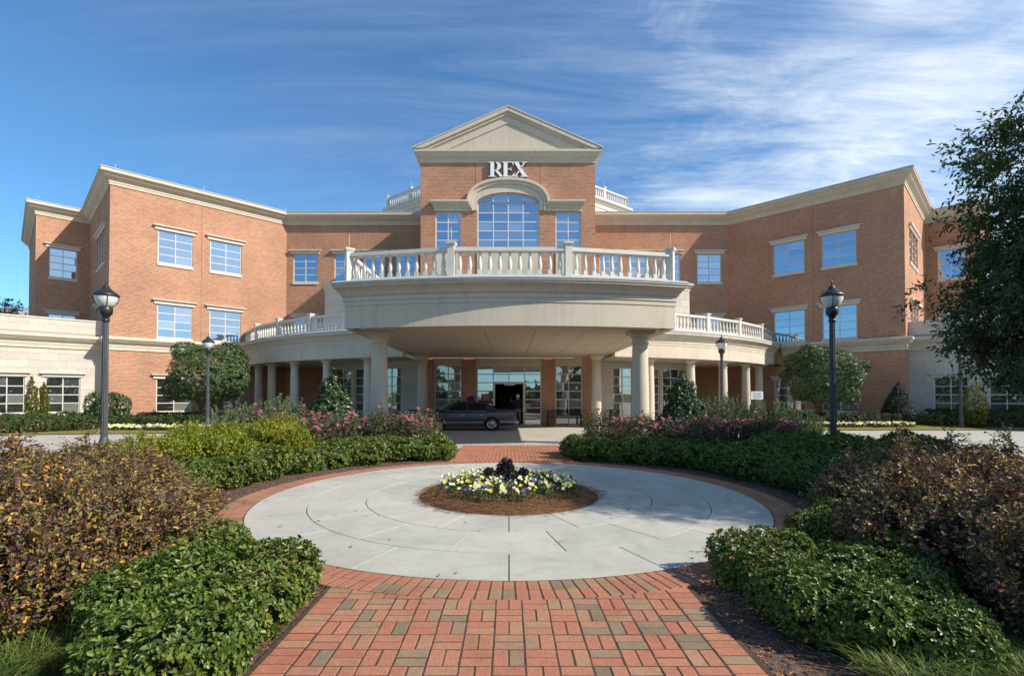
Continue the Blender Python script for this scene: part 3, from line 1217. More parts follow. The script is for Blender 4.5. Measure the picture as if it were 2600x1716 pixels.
for right in (False, True):
    # far wing, return wall, front wing, main wall
    def uS(P, Q, a, b):
        return u_on(P, Q, a), u_on(P, Q, b)
    specs = []
    wf = uS(A1, B1, 117, 189)
    specs.append((A0, A1, 0, ZB, []))
    specs.append((A1, B1, 0, ZB, [(wf[0], wf[1], *WH[2], 2, 4), (wf[0], wf[1], *WH[1], 2, 4)]))
    L = (Vector(C1) - Vector(B1)).length
    tri = []
    for (zz0, zz1) in (WH[2], WH[1]):
        for k in range(3):
            u0 = L - 5.5 + k * 1.28
            tri.append((u0, u0 + 1.02, zz0, zz1, 1, 4))
    specs.append((B1, C1, 0, ZB, tri))
    w1 = uS(C1, J1, 394.4, 483.3)
    w2 = uS(C1, J1, 528, 607)
    w1, w2 = (w1[0], w1[0] + 1.84), (w2[0], w2[0] + 1.86)
    specs.append((C1, J1, 0, ZB, [(*w, *h, 2, 4) for w in (w1, w2) for h in WH]))
    T0 = (-TW + 0.02, MAINY)
    mo = []
    for s, hw in ((771.5, 0.87), (871, 0.72), (948, 0.72), (1026, 0.72)):
        u = SX(s, MAINY) - J1[0]
        for h in (WH[2], WH[1]):
            mo.append((u - hw, u + hw, h[0], h[1], 2, 4))
    specs.append((J1, T0, 0, ZB, mo))
    for (P, Q, z0, z1, ops) in specs:
        p, q, L = seg(P, Q, right)
        op = trans_ops(ops, L, right)
        mb = MB()
        wall_mesh(mb, p, q, z0, z1, op)
        mb.build('wall', 'brick_wall', bld, uv=True)
        F = wall_frame(p, q)
        for o_ in op:
            g = 'dark_glass' if (o_[3] < 4) else 'sky_glass'
            window(F, o_[0], o_[1], o_[2], o_[3], o_[4], o_[5], g, bld, lintel=(o_[4] == 2))
        if len(tri) and ops is tri:
            for (zz0, zz1) in (WH[2], WH[1]):
                us_ = [o_[0] for o_ in op if abs(o_[2] - zz0) < .01] + [o_[1] for o_ in op if abs(o_[2] - zz0) < .01]
                lb = MB()
                a, b = min(us_), max(us_)
                lb.box(a - 0.15, b + 0.15, -0.07, 0.02, zz1 + 0.003, zz1 + 0.17)
                lb.box(a - 0.22, b + 0.22, -0.17, 0.02, zz1 + 0.17, zz1 + 0.27)
                lb.build('lintel', 'trim', bld, M=F)
    path = side_pts([A0, A1, B1, C1, J1, (-TW - 0.012, MAINY)], right)
    MB().sweep(path, CORN).build('cornice', 'stucco', bld)
    cap = [(0.34, 14.545), (0.52, 14.525), (0.52, 14.56), (0.34, 14.58)]
    MB().sweep(path, cap).build('roof_edging', 'white_trim', bld)
    bp_ = [(-23.65, 29.57), C1, (-18.35, 33.45)]
    MB().sweep(side_pts(bp_, right), BELT).build('belt_course', 'stucco', bld)
    pj, qj, Lj = seg(C1, J1, right)
    um = (w1[1] + w2[0]) / 2
    um = Lj - um if right else um
    MB().box(um - 0.008, um + 0.008, -0.003, 0.004, 5.02, 13.74).build('movement_joint', 'sand_joint', bld, M=wall_frame(pj, qj))
    # vertical movement joint and little lightning rods along the roof edge
    rods = MB()
    for q in side_pts([(-31.3, 33.4), (-22.6, 28.8), (-19.4, 31.9), (-15.8, 35.5)], right):
        rods.tube((q[0], q[1], 14.5), (q[0], q[1], 15.0), 0.014, 0.006, 5)
    rods.build('lightning_rod', 'rod_metal', bld)
    roof = side_pts([A0, A1, B1, C1, J1, (-0.13, MAINY), (-0.13, 60), (-40, 60)], right)
    MB().add([(x, y, 14.2) for x, y in roof], [tuple(range(len(roof)))]).build('roof', 'roof_membrane', bld)

# beige single-storey wings, built of stone blocks
BG0, BG1 = (-35.0, 18.2), (-23.6, 29.6)
for right in (False, True):
    p, q, L = seg(BG0, BG1, right)
    ops = []
    for a, b in ((-33, 60.5), (112, 201.5)):
        u = (u_on(BG0, BG1, a), u_on(BG0, BG1, b))
        ops.append((u[0], u[1], 0.68, 2.66, 2, 4))
    op = trans_ops(ops, L, right)
    mb = MB()
    wall_mesh(mb, p, q, 0, 5.86, op)
    sw = mb.build('stone_wall', 'stone_joint', bld)
    F = wall_frame(p, q)
    for o_ in op:
        window(F, o_[0], o_[1], o_[2], o_[3], 2, 4, 'dark_glass', bld, lin_h=0.22, lin_e=0.12)
    path = [p, q]
    MB().sweep(path, [(o + 0.02, z) for o, z in BELT]).build('belt_course', 'stucco', bld)
    MB().sweep(path, [(-0.3, 5.86), (0.05, 5.86), (0.05, 5.93), (-0.3, 5.95)]).build('roof_edging', 'white_trim', bld)
    rf = side_pts([BG0, BG1, (-29.5, 35.4), (-42, 30)], right)
    MB().add([(x, y, 5.8) for x, y in rf], [tuple(range(4))]).build('roof', 'roof_membrane', bld)
    bw, bh = 0.80, 0.395
    nrow = 15
    for r in range(nrow):
        z0 = r * bh
        z1 = min(z0 + bh - 0.008, 5.855)
        if 4.24 < (z0 + z1) / 2 < 5.0:
            continue
        x = -0.4 if r % 2 else 0.0
        while x < L:
            a, b = max(0.004, x + 0.004), min(L - 0.004, x + bw - 0.004)
            x += bw
            # only the stretch of wall the camera can see gets its blocks
            m = (a + b) / 2 if not right else L - (a + b) / 2
            if m < L - 7.6:
                continue
            pieces = [(a, b, z0 + 0.004, z1)]
            for o_ in op:
                nxt = []
                for (a_, b_, c_, d_) in pieces:
                    if o_[1] <= a_ or o_[0] >= b_ or o_[3] <= c_ or o_[2] >= d_:
                        nxt.append((a_, b_, c_, d_))
                        continue
                    if a_ < o_[0]:
                        nxt.append((a_, o_[0], c_, d_))
                    if b_ > o_[1]:
                        nxt.append((o_[1], b_, c_, d_))
                    aa, bb = max(a_, o_[0]), min(b_, o_[1])
                    if c_ < o_[2]:
                        nxt.append((aa, bb, c_, o_[2]))
                    if d_ > o_[3]:
                        nxt.append((aa, bb, o_[3], d_))
                pieces = nxt
            for (a_, b_, c_, d_) in pieces:
                if b_ - a_ > 0.03 and d_ - c_ > 0.03:
                    mb = MB()
                    mb.box(a_, b_, -0.008, 0.01, c_, d_)
                    mb.build('stone_block', 'stone_block', sw, M=F)

# projecting two-storey stone bay either side of the tower
P0, P1, P2 = (-TW - 0.01, 28.72), (-11.5, 31.4), (-11.5, MAINY)
for right in (False, True):
    p, q, L = seg(P1, P0, right)
    ops = []
    for a, b in ((848, 890), (898, 944), (966, 1016)):
        u = (u_on(P1, P0, a), u_on(P1, P0, b))
        ops.append((u[0], u[1], 0.15, 3.25, 2, 6))
    op = trans_ops(ops, L, right)
    mb = MB()
    wall_mesh(mb, p, q, -0.1, 8.35, op)
    sw = mb.build('stone_wall', 'stone_joint', bld)
    F = wall_frame(p, q)
    for o_ in op:
        window(F, o_[0], o_[1], o_[2], o_[3], 2, 6, 'dark_glass', bld, lintel=False, sill=False)
    for r in range(21):
        z0 = r * 0.395
        if 3.6 < z0 < 5.0:
            continue
        x = -0.4 if r % 2 else 0.0
        while x < L:
            a, b = max(0.004, x + 0.004), min(L - 0.004, x + 0.80 - 0.004)
            x += 0.80
            pieces = [(a, b, z0 + 0.004, z0 + 0.387)]
            for o_ in op:
                nxt = []
                for (a_, b_, c_, d_) in pieces:
                    if o_[1] <= a_ or o_[0] >= b_ or o_[3] <= c_ or o_[2] >= d_:
                        nxt.append((a_, b_, c_, d_))
                        continue
                    if a_ < o_[0]:
                        nxt.append((a_, o_[0], c_, d_))
                    if b_ > o_[1]:
                        nxt.append((o_[1], b_, c_, d_))
                    aa, bb = max(a_, o_[0]), min(b_, o_[1])
                    if d_ > o_[3]:
                        nxt.append((aa, bb, o_[3], d_))
                pieces = nxt
            for (a_, b_, c_, d_) in pieces:
                if b_ - a_ > 0.03 and d_ - c_ > 0.03:
                    mb = MB()
                    mb.box(a_, b_, -0.008, 0.01, c_, d_)
                    mb.build('stone_block', 'stone_block', sw, M=F)
    p2, q2, L2 = seg(P2, P1, right)
    mb = MB()
    wall_mesh(mb, p2, q2, -0.1, 8.35, [])
    mb.build('stone_wall', 'stone_block', bld)
    pth = side_pts([P2, P1, P0], right)
    MB().sweep(pth, [(-0.02, 8.1), (0.04, 8.1), (0.04, 8.22), (0.12, 8.30), (0.2, 8.42), (0.24, 8.44), (0.24, 8.54), (-0.2, 8.58)]).build('cornice', 'stucco', bld)
    rf = side_pts([P2, P1, P0, (-TW, MAINY)], right)
    MB().add([(x, y, 8.4) for x, y in rf], [tuple(range(4))]).build('roof', 'roof_membrane', bld)

# ------------------------------------------------------------------ central tower
X0 = -0.055
tl, tr = (X0 - TW, TY), (X0 + TW, TY)
FT = wall_frame(tl, tr)


def ux(x):
    return x - (X0 - TW)


up_ops = [(ux(-4.16), ux(-2.72), 9.85, 12.00, 2, 4), (ux(X0 + 2.70), ux(X0 + 4.14), 9.85, 12.00, 2, 4), (ux(-1.79), ux(1.72), 9.85, 12.56, 4, 5)]
lo_ops = [(ux(-4.18), ux(-2.66), -0.07, 3.36, 2, 7), (ux(2.62), ux(4.14), -0.07, 3.36, 2, 7), (ux(-1.82), ux(1.84), -0.07, 3.36, 4, 7)]
# arched head of the middle window: cut the wall in columns that follow the arch
ARCX, ARCZ, ARCW, ARCH = -0.035, 12.56, 1.755, 0.54


def arch_z(x):
    k = max(0.0, 1 - ((x - ARCX) / ARCW) ** 2)
    return ARCZ + ARCH * k ** 0.62


mb = MB()
wall_mesh(mb, tl, tr, -0.1, 12.56, up_ops + lo_ops)
wall_mesh(mb, (X0 - TW, TY), (ARCX - ARCW, TY), 12.56, 14.86)
wall_mesh(mb, (ARCX + ARCW, TY), (X0 + TW, TY), 12.56, 14.86)
xs = [ARCX - ARCW + 2 * ARCW * k / 20 for k in range(21)]
for i in range(20):
    a, b = xs[i], xs[i + 1]
    mb.add([(a, TY, arch_z(a)), (b, TY, arch_z(b)), (b, TY, 14.86), (a, TY, 14.86)], [(0, 1, 2, 3)])
    mb.add([(a, TY, arch_z(a)), (b, TY, arch_z(b)), (b, TY + 0.12, arch_z(b)), (a, TY + 0.12, arch_z(a))], [(3, 2, 1, 0)])
wall_mesh(mb, (X0 - TW, 40), tl, -0.1, 14.86)
wall_mesh(mb, tr, (X0 + TW, 40), -0.1, 14.86)
mb.build('wall', 'brick_wall', bld, uv=True)
for o_ in up_ops[:2]:
    window(FT, *o_, 'sky_glass', bld, lintel=False, sill=False, bar=0.06)
wc = window(FT, *up_ops[2], 'sky_glass', bld, lintel=False, sill=False, bar=0.065)
# fanned top lights in the arch
cw = (up_ops[2][1] - up_ops[2][0]) / 4
for k in range(4):
    a, b = -1.79 + 0.04 + k * (3.51 - 0.08) / 4, -1.79 + 0.04 + (k + 1) * (3.51 - 0.08) / 4
    pts = [(a, 12.58)] + [(b, 12.58)] + [(b - (b - a) * j / 8, arch_z(b - (b - a) * j / 8)) for j in range(9)]
    MB().slab_xz(pts, TY + 0.086, TY + 0.10).build('pane', 'sky_glass', wc)
mb = MB()
for k in range(1, 4):
    x = -1.79 + 0.04 + k * (3.51 - 0.08) / 4
    mb.box(x - 0.026, x + 0.026, TY + 0.05, TY + 0.12, 12.50, arch_z(x) - 0.01)
for i in range(20):
    a, b = xs[i], xs[i + 1]
    za, zb = arch_z(a), arch_z(b)
    mb.slab_xz([(a, max(12.52, za - 0.075)), (b, max(12.52, zb - 0.075)), (b, zb), (a, za)], TY + 0.05, TY + 0.12)
mb.build('mullion', 'frame_metal', wc)
# beige spandrels under the upper windows
mb = MB()
for a, b in ((-4.16, -2.72), (X0 + 2.70, X0 + 4.14), (-1.79, 1.72)):
    mb.box(a, b, TY - 0.05, TY + 0.02, 8.3, 9.84)
mb.build('spandrel', 'stucco', bld)
mb = MB()
for x in (SX(1207, TY), SX(1372, TY)):
    mb.box(x - 0.011, x + 0.011, TY - 0.003, TY + 0.004, 13.3, 14.80)
mb.build('movement_joint', 'sand_joint', bld)
# entablature with the arch stepping up over the middle window
PR = [(0.0, 0.0), (0.0, 0.05), (0.22, 0.10), (0.22, 0.30), (0.30, 0.33), (0.36, 0.45), (0.36, 0.54)]


def arch_path(w, z0, h, n=28, pw=0.62):
    out = []
    for k in range(n + 1):
        a = PI - PI * k / n
        c, s = math.cos(a), math.sin(a)
        x = w * math.copysign(abs(c) ** 0.86, c)
        out.append((ARCX + x, z0 + h * (abs(s) ** 0.92)))
    return out


inn = [(ARCX - 1.757, 12.07)] + [(x, arch_z(x) + 0.003) for x, z in arch_path(1.757, 12.56, 0.70)] + [(ARCX + 1.757, 12.07)]
mid = [(ARCX - 2.02, 12.07)] + [(x, max(z, 12.30)) for x, z in arch_path(2.02, 12.45, 1.10)] + [(ARCX + 2.02, 12.07)]
outr = [(ARCX - 2.34, 12.52)] + arch_path(2.34, 12.56, 1.32) + [(ARCX + 2.34, 12.52)]
mb = MB()


def band(mb, a, b, y):
    n = min(len(a), len(b))
    for i in range(n - 1):
        mb.slab_xz([a[i], a[i + 1], b[i + 1], b[i]], y, TY + 0.02)


band(mb, inn, mid, TY - 0.10)
mid2 = [(x, z) for x, z in mid]
mid3 = [(ARCX - 2.20, 12.38)] + arch_path(2.20, 12.50, 1.24) + [(ARCX + 2.20, 12.38)]
band(mb, mid2, mid3, TY - 0.18)
band(mb, mid3, outr, TY - 0.28)
for sx in (-1, 1):
    e = X0 + sx * 4.18
    for (z0, z1, y, ex) in ((12.05, 12.22, 0.06, 0), (12.22, 12.32, 0.12, .04), (12.32, 12.42, 0.18, .09), (12.42, 12.52, 0.26, .15), (12.52, 12.61, 0.31, .20)):
        a, b = sorted((ARCX + sx * (2.02 if z0 < 12.3 else 2.2), e + sx * ex))
        mb.box(a, b, TY - y, TY + 0.02, z0, z1)
mb.build('arch_surround', 'stucco', bld)

# ground floor: glazed doors and side lights
for o_ in lo_ops[:2]:
    window(FT, *o_, 'dark_glass', bld, lintel=False, sill=False, bar=0.06)
door_rows = 7
dw = window(FT, *lo_ops[2], 'door_glass', bld, lintel=False, sill=False, bar=0.065, skip=lambda c, r: c in (1, 2) and r < 5, name='entrance_glazing')
# the open bay: take the bars away by building the bay's own door frame over a dark lobby
LB = (-1.82 + 0.065 + 0.883 + 0.03, 1.84 - 0.065 - 0.883 - 0.03)
mb = MB()
mb.box(LB[0] - 0.05, LB[0] + 0.06, TY + 0.02, TY + 0.16, -0.08, 2.36)
mb.box(LB[1] - 0.06, LB[1] + 0.05, TY + 0.02, TY + 0.16, -0.08, 2.36)
mb.box(LB[0] + 0.06, LB[1] - 0.06, TY + 0.02, TY + 0.16, 2.28, 2.40)
mb.build('door_frame', 'frame_metal', dw)
mb = MB()
mb.box(-0.25, 0.35, TY + 0.0, TY + 0.018, 2.20, 2.275)
mb.build('door_notice', 'sign_white', dw)
mb = MB()
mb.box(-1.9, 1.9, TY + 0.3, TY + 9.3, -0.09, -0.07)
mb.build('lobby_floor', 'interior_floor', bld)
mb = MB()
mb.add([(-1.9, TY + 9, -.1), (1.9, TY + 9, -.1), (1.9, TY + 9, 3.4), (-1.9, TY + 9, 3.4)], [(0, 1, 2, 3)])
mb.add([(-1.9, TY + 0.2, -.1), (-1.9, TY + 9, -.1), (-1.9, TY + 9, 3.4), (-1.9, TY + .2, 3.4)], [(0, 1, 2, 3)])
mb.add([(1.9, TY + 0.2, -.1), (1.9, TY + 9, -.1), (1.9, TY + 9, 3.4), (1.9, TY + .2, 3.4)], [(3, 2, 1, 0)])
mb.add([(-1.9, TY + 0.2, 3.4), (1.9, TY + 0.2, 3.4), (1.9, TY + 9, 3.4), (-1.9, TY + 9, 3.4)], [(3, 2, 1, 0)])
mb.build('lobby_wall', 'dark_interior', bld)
mb = MB()
mb.box(-0.70, 0.20, TY + 4.0, TY + 4.2, -0.07, 1.75)
mb.build('lobby_partition', 'interior_wood', bld)
# chamfered beige brackets above the brick piers
mb = MB()
for a, b in ((-2.66, -1.82), (1.84, 2.62)):
    for sx, x in ((1, a), (-1, b)):
        mb.slab_xz([(x - sx * 0.02, 3.72), (x + sx * 0.14, 3.72), (x + sx * 0.02, 3.50), (x - sx * 0.02, 3.50)], TY - 0.03, TY + 0.01)
for a, b in ((-4.2, -2.64), (-1.84, 1.86), (2.60, 4.16)):
    mb.box(a, b, TY - 0.03, TY + 0.05, 3.365, 3.76)
mb.build('bulkhead', 'stucco_soffit', bld)

# horizontal cornice and gable
PC = [(-0.05, 14.80), (0.05, 14.80), (0.05, 14.92), (0.08, 14.94), (0.08, 15.03), (0.16, 15.08), (0.24, 15.18), (0.28, 15.30), (0.33, 15.33), (0.33, 15.46), (-0.1, 15.48)]
MB().sweep([(X0 - TW, 40), tl, tr, (X0 + TW, 40)], PC).build('cornice', 'stucco', bld)
ez, az = 15.50, 17.84
hw = TW + 0.36
sl = (az - ez) / hw


def chev(o0, o1):
    """gable band between two offsets measured down from the outer slope"""
    z0a, z0b = az - o0, az - o1
    xa, xb = (z0a - ez) / sl, (z0b - ez) / sl
    return [[(X0 - xa, ez), (X0, z0a), (X0, z0b), (X0 - xb, ez)], [(X0, z0a), (X0 + xa, ez), (X0 + xb, ez), (X0, z0b)]]


mb = MB()
for (o0, o1, pr) in ((0.0, 0.22, 0.36), (0.22, 0.38, 0.27), (0.38, 0.84, 0.18)):
    for pl in chev(o0, o1):
        mb.slab_xz(pl, TY - pr, TY + 0.3)
mb.slab_xz([(X0 - (az - 0.84 - ez) / sl, ez), (X0 + (az - 0.84 - ez) / sl, ez), (X0, az - 0.84)], TY - 0.13, TY + 0.3)
mb.build('pediment', 'stucco', bld)
mb = MB()
xo = (az + 0.012 - ez) / sl
mb.add([(X0 - xo, TY + 0.31, ez), (X0, TY + 0.31, az + 0.012), (X0, 40, az + 0.012), (X0 - xo, 40, ez)], [(0, 1, 2, 3)])
mb.add([(X0 + xo, TY + 0.31, ez), (X0, TY + 0.31, az + 0.012), (X0, 40, az + 0.012), (X0 + xo, 40, ez)], [(3, 2, 1, 0)])
mb.add([(X0 - xo, 40, ez), (X0 + xo, 40, ez), (X0, 40, az + .012)], [(2, 1, 0)])
mb.build('roof', 'stucco', bld)
MB().sweep([(X0 - xo - 0.01, TY - 0.365), (X0 - xo - 0.01, 40)], [(0, ez - 0.02), (0.02, ez - .02), (0.02, ez + 0.05), (0, ez + .05)]).build('roof_edging', 'white_trim', bld)
mb = MB()
for sx in (-1, 1):
    a = Vector((X0, 0, az + 0.016))
    b = Vector((X0 + sx * (xo + 0.02), 0, ez + 0.01))
    mb.slab_xz([(a.x, a.z), (b.x, b.z), (b.x, b.z + 0.05), (a.x, a.z + 0.05)], TY - 0.39, TY + 0.4)
mb.build('roof_edging', 'white_trim', bld)

# ------------------------------------------------------------------ balusters, posts, balustrades
BAL = MB().lathe([(0.055, 0), (0.055, 0.0), (0.045, 0.01), (0.06, 0.06), (0.072, 0.13), (0.068, 0.20), (0.048, 0.32), (0.036, 0.42), (0.036, 0.44), (0.05, 0.455),
                  (0.05, 0.475), (0.036, 0.49), (0.04, 0.52)], 9)
BAL.box(-0.062, 0.062, -0.062, 0.062, -0.12, 0.005)
BAL.box(-0.062, 0.062, -0.062, 0.062, 0.515, 0.64)
bal_mesh = BAL.mesh('baluster', 'white_trim', sharp=40)
PANEL_CACHE = {}


def balustrade(parent, posts, z, nb_, h=0.92, rail_in=True, psize=0.21, rods=False, skip_last=False):
    """straight bays between posts: rails (part), balusters and posts (sub-parts)"""
    mb = MB()
    k = h / 0.92
    for i in range(len(posts) - 1):
        p, q = Vector(posts[i]), Vector(posts[i + 1])
        L = (q - p).length
        F = wall_frame(p, q)
        e = psize / 2 - 0.01
        mb.box(e, L - e, -0.085, 0.085, z + 0.03, z + 0.10 * k, F)
        mb.box(e, L - e, -0.065, 0.065, z + 0.10 * k, z + 0.135 * k, F)
        mb.box(e, L - e, -0.065, 0.065, z + 0.775 * k, z + 0.80 * k, F)
        mb.box(e, L - e, -0.095, 0.095, z + 0.80 * k, z + 0.86 * k, F)
        mb.box(e, L - e, -0.075, 0.075, z + 0.86 * k, z + 0.92 * k, F)
    rail = mb.build('balustrade', 'white_trim', parent)
    for i in range(len(posts) - 1):
        p, q = Vector(posts[i]), Vector(posts[i + 1])
        L = (q - p).length
        F = wall_frame(p, q)
        n = nb_[i] if isinstance(nb_, (list, tuple)) else nb_
        for j in range(n):
            u = psize / 2 + (L - psize) * (j + 0.5) / n
            obj('baluster', bal_mesh, rail, F @ Matrix.Translation((u, 0, z + (0.135 + 0.12) * k)) @ Matrix.Diagonal((1, 1, k, 1)))
    key = (round(h, 2), psize, rods)
    if key not in PANEL_CACHE:
        pm = MB()
        s = psize / 2
        pm.box(-s, s, -s, s, 0, h + 0.06)
        pm.box(-s - 0.025, s + 0.025, -s - 0.025, s + 0.025, h + 0.06, h + 0.10)
        pm.box(-s - 0.045, s + 0.045, -s - 0.045, s + 0.045, h + 0.10, h + 0.15)
        if rods:
            pm.tube((0, 0, h + 0.15), (0, 0, h + 0.62), 0.012, 0.005, 5)
        PANEL_CACHE[key] = pm.mesh('post', 'white_trim')
    for i, p in enumerate(posts):
        a, b = posts[max(0, i - 1)], posts[min(len(posts) - 1, i + 1)]
        ang = math.atan2(b[1] - a[1], b[0] - a[0])
        obj('post', PANEL_CACHE[key], rail, Matrix.Translation((p[0], p[1], z)) @ Matrix.Rotation(ang, 4, 'Z'))
    return rail


# lookout drum on the roof behind the gable
for right in (False, True):
    pts = [(-9.9, 47), (-9.75, 40.0), (-5.0, 36.2)]
    q = side_pts(pts, right)
    MB().sweep(q, [(0, 14.2), (0, 15.7), (0.06, 15.72), (0.06, 15.95), (0.14, 16.02), (0.26, 16.2), (0.34, 16.22), (0.34, 16.36), (-0.5, 16.4)]).build('lookout_wall', 'white_trim', bld)
    ps = [(-9.75, 47.0), (-9.65, 40.0), (-7.5, 38.28), (-5.35, 36.55)]
    balustrade(bld, side_pts(ps, right), 16.38, [10, 11, 11] if not right else [11, 11, 10], rods=True)

# ------------------------------------------------------------------ columns
def column(parent, x, y, z0, z1, r, seg_=28, name='column'):
    h = z1 - z0
    sh = MB()
    prof = []
    a, b = 0.30, h - 0.42
    for k in range(9):
        f = k / 8
        rr = r * (1.0 - 0.14 * max(0, (f - 0.25) / 0.75) ** 1.5)
        prof.append((rr, a + (b - a) * f))
    sh.lathe(prof, seg_)
    c = sh.build(name, 'stucco', parent, sharp=50, M=Matrix.Translation((x, y, z0)))
    t = r * 0.86
    cp = MB()
    cp.lathe([(t, b), (t + 0.035, b + 0.005), (t + 0.035, b + 0.05), (t, b + 0.055), (t, b + 0.17), (t + 0.02, b + 0.18), (t + 0.06, b + 0.24), (t + 0.10, b + 0.28), (t + 0.10, b + 0.30)], seg_)
    s = t + 0.13
    cp.box(-s, s, -s, s, b + 0.30, b + 0.37)
    cp.box(-s - 0.03, s + 0.03, -s - 0.03, s + 0.03, b + 0.37, b + 0.415)
    cp.build('capital', 'stucco', c, sharp=40, M=Matrix.Translation((x, y, z0)))
    bs = MB()
    bs.box(-r - 0.10, r + 0.10, -r - 0.10, r + 0.10, 0, 0.14)
    bs.lathe([(r + 0.09, 0.14), (r + 0.10, 0.18), (r + 0.07, 0.23), (r + 0.03, 0.25), (r + 0.03, 0.28), (r, 0.30)], seg_)
    bs.build('base', 'stucco', c, sharp=40, M=Matrix.Translation((x, y, z0)))
    return c


# ------------------------------------------------------------------ entrance canopy
canopy = thing('entrance_canopy', 'beige bow fronted entrance canopy on columns with a balustrade along its roof', 'canopy', (0, 16.2, 0))
CX = 0.03
ZS, ZD = 3.75, 5.20
HX, YE, Y0F = 5.22, 15.95, 15.2
RC = (HX ** 2 + (YE - Y0F) ** 2) / (2 * (YE - Y0F))
CCY = Y0F + RC
half = math.asin(HX / RC)
arc = [(CX + RC * math.sin(-half + 2 * half * k / 40), CCY - RC * math.cos(-half + 2 * half * k / 40)) for k in range(41)]
cpath = [(CX - HX, 26.3)] + arc + [(CX + HX, 26.3)]
FP = [(0, ZS), (0, 4.44), (0.022, 4.46), (0.022, 4.585), (0.05, 4.60), (0.05, 4.73), (0.09, 4.75), (0.12, 4.80), (0.15, 4.86), (0.21, 4.93), (0.27, 4.97), (0.31, 5.00),
      (0.31, 5.06), (0.345, 5.07), (0.345, 5.115)]
MB().sweep(cpath, FP + [(-0.3, 5.115), (-0.3, ZS)]).build('fascia', 'stucco', canopy)
MB().sweep(cpath, [(-0.3, 5.118), (0.36, 5.118), (0.36, 5.15), (0.30, 5.20), (-0.3, 5.20)]).build('coping', 'lead_cap', canopy)
inner = [(CX - HX + 0.25, 26.3)] + [(x * 0.955, y + 0.25) for x, y in arc] + [(CX + HX - 0.25, 26.3)]
MB().add([(x, y, ZD - 0.03) for x, y in inner], [tuple(range(len(inner)))]).build('deck', 'roof_membrane', canopy)
MB().add([(x, y, ZS + 0.06) for x, y in [(CX - HX + 0.1, 28.4)] + inner + [(CX + HX - 0.1, 28.4)]], [tuple(range(len(inner) + 1, -1, -1))]).build('soffit', 'joint_concrete', canopy)
# soffit boards with shadow gaps
seams = [-HX + 0.30, -4.2, -2.52, -0.84, 0.84, 2.52, 4.2, HX - 0.30]
for i in range(len(seams) - 1):
    a, b = seams[i] + 0.009, seams[i + 1] - 0.009
    MB().box(CX + a, CX + b, 16.45, 28.44, ZS + 0.012, ZS + 0.055).build('soffit_panel', 'stucco_soffit', canopy)
mb = MB()
fr = [(CX - HX + 0.305, 16.43)] + [(x, y) for x, y in arc[2:-2]] + [(CX + HX - 0.305, 16.43)]
mb.add([(x, y, ZS + 0.004) for x, y in fr], [tuple(range(len(fr) - 1, -1, -1))])
for sx in (-1, 1):
    a, b = sorted((CX + sx * (HX - 0.002), CX + sx * (HX - 0.29)))
    mb.add([(a, 16.0, ZS + 0.005), (b, 16.0, ZS + 0.005), (b, 28.4, ZS + 0.005), (a, 28.4, ZS + 0.005)], [(3, 2, 1, 0)])
mb.build('soffit_border', 'stucco_soffit', canopy)
lm = MB().lathe([(0.085, 0.0), (0.10, 0.004), (0.10, 0.02)], 14).mesh('ceiling_light', 'lens')
for yy in (17.8, 20.6, 23.6, 26.6):
    for xx in (-1.7, 1.7):
        obj('ceiling_light', lm, canopy, Matrix.Translation((CX + xx, yy, ZS - 0.006)))
for sx in (-1, 1):
    column(canopy, CX + sx * 4.31, 16.72, 0.0, ZS + 0.003, 0.285)
    column(canopy, CX + sx * 4.60, 26.75, -0.06, ZS + 0.003, 0.275)
posts = [(CX - 5.10, 24.6), (CX - 5.10, 20.4), (CX - 5.16, 16.18), (CX - 1.80, 15.52), (CX + 1.80, 15.52), (CX + 5.16, 16.18), (CX + 5.10, 20.4), (CX + 5.10, 24.6)]
balustrade(canopy, posts, 5.22, [12, 12, 11, 11, 11, 12, 12], h=0.98, rods=True)

# ------------------------------------------------------------------ curved colonnades
TC, TR_ = 45.3, 21.15


def circ(r, off):
    """point of the circle of radius r seen at sight-line offset"""
    k = off / 1285
    a = 1 + k * k
    b = -2 * TC
    c = TC * TC - r * r
    y = (-b - math.sqrt(max(0.0, b * b - 4 * a * c))) / (2 * a)
    return (k * y, y)


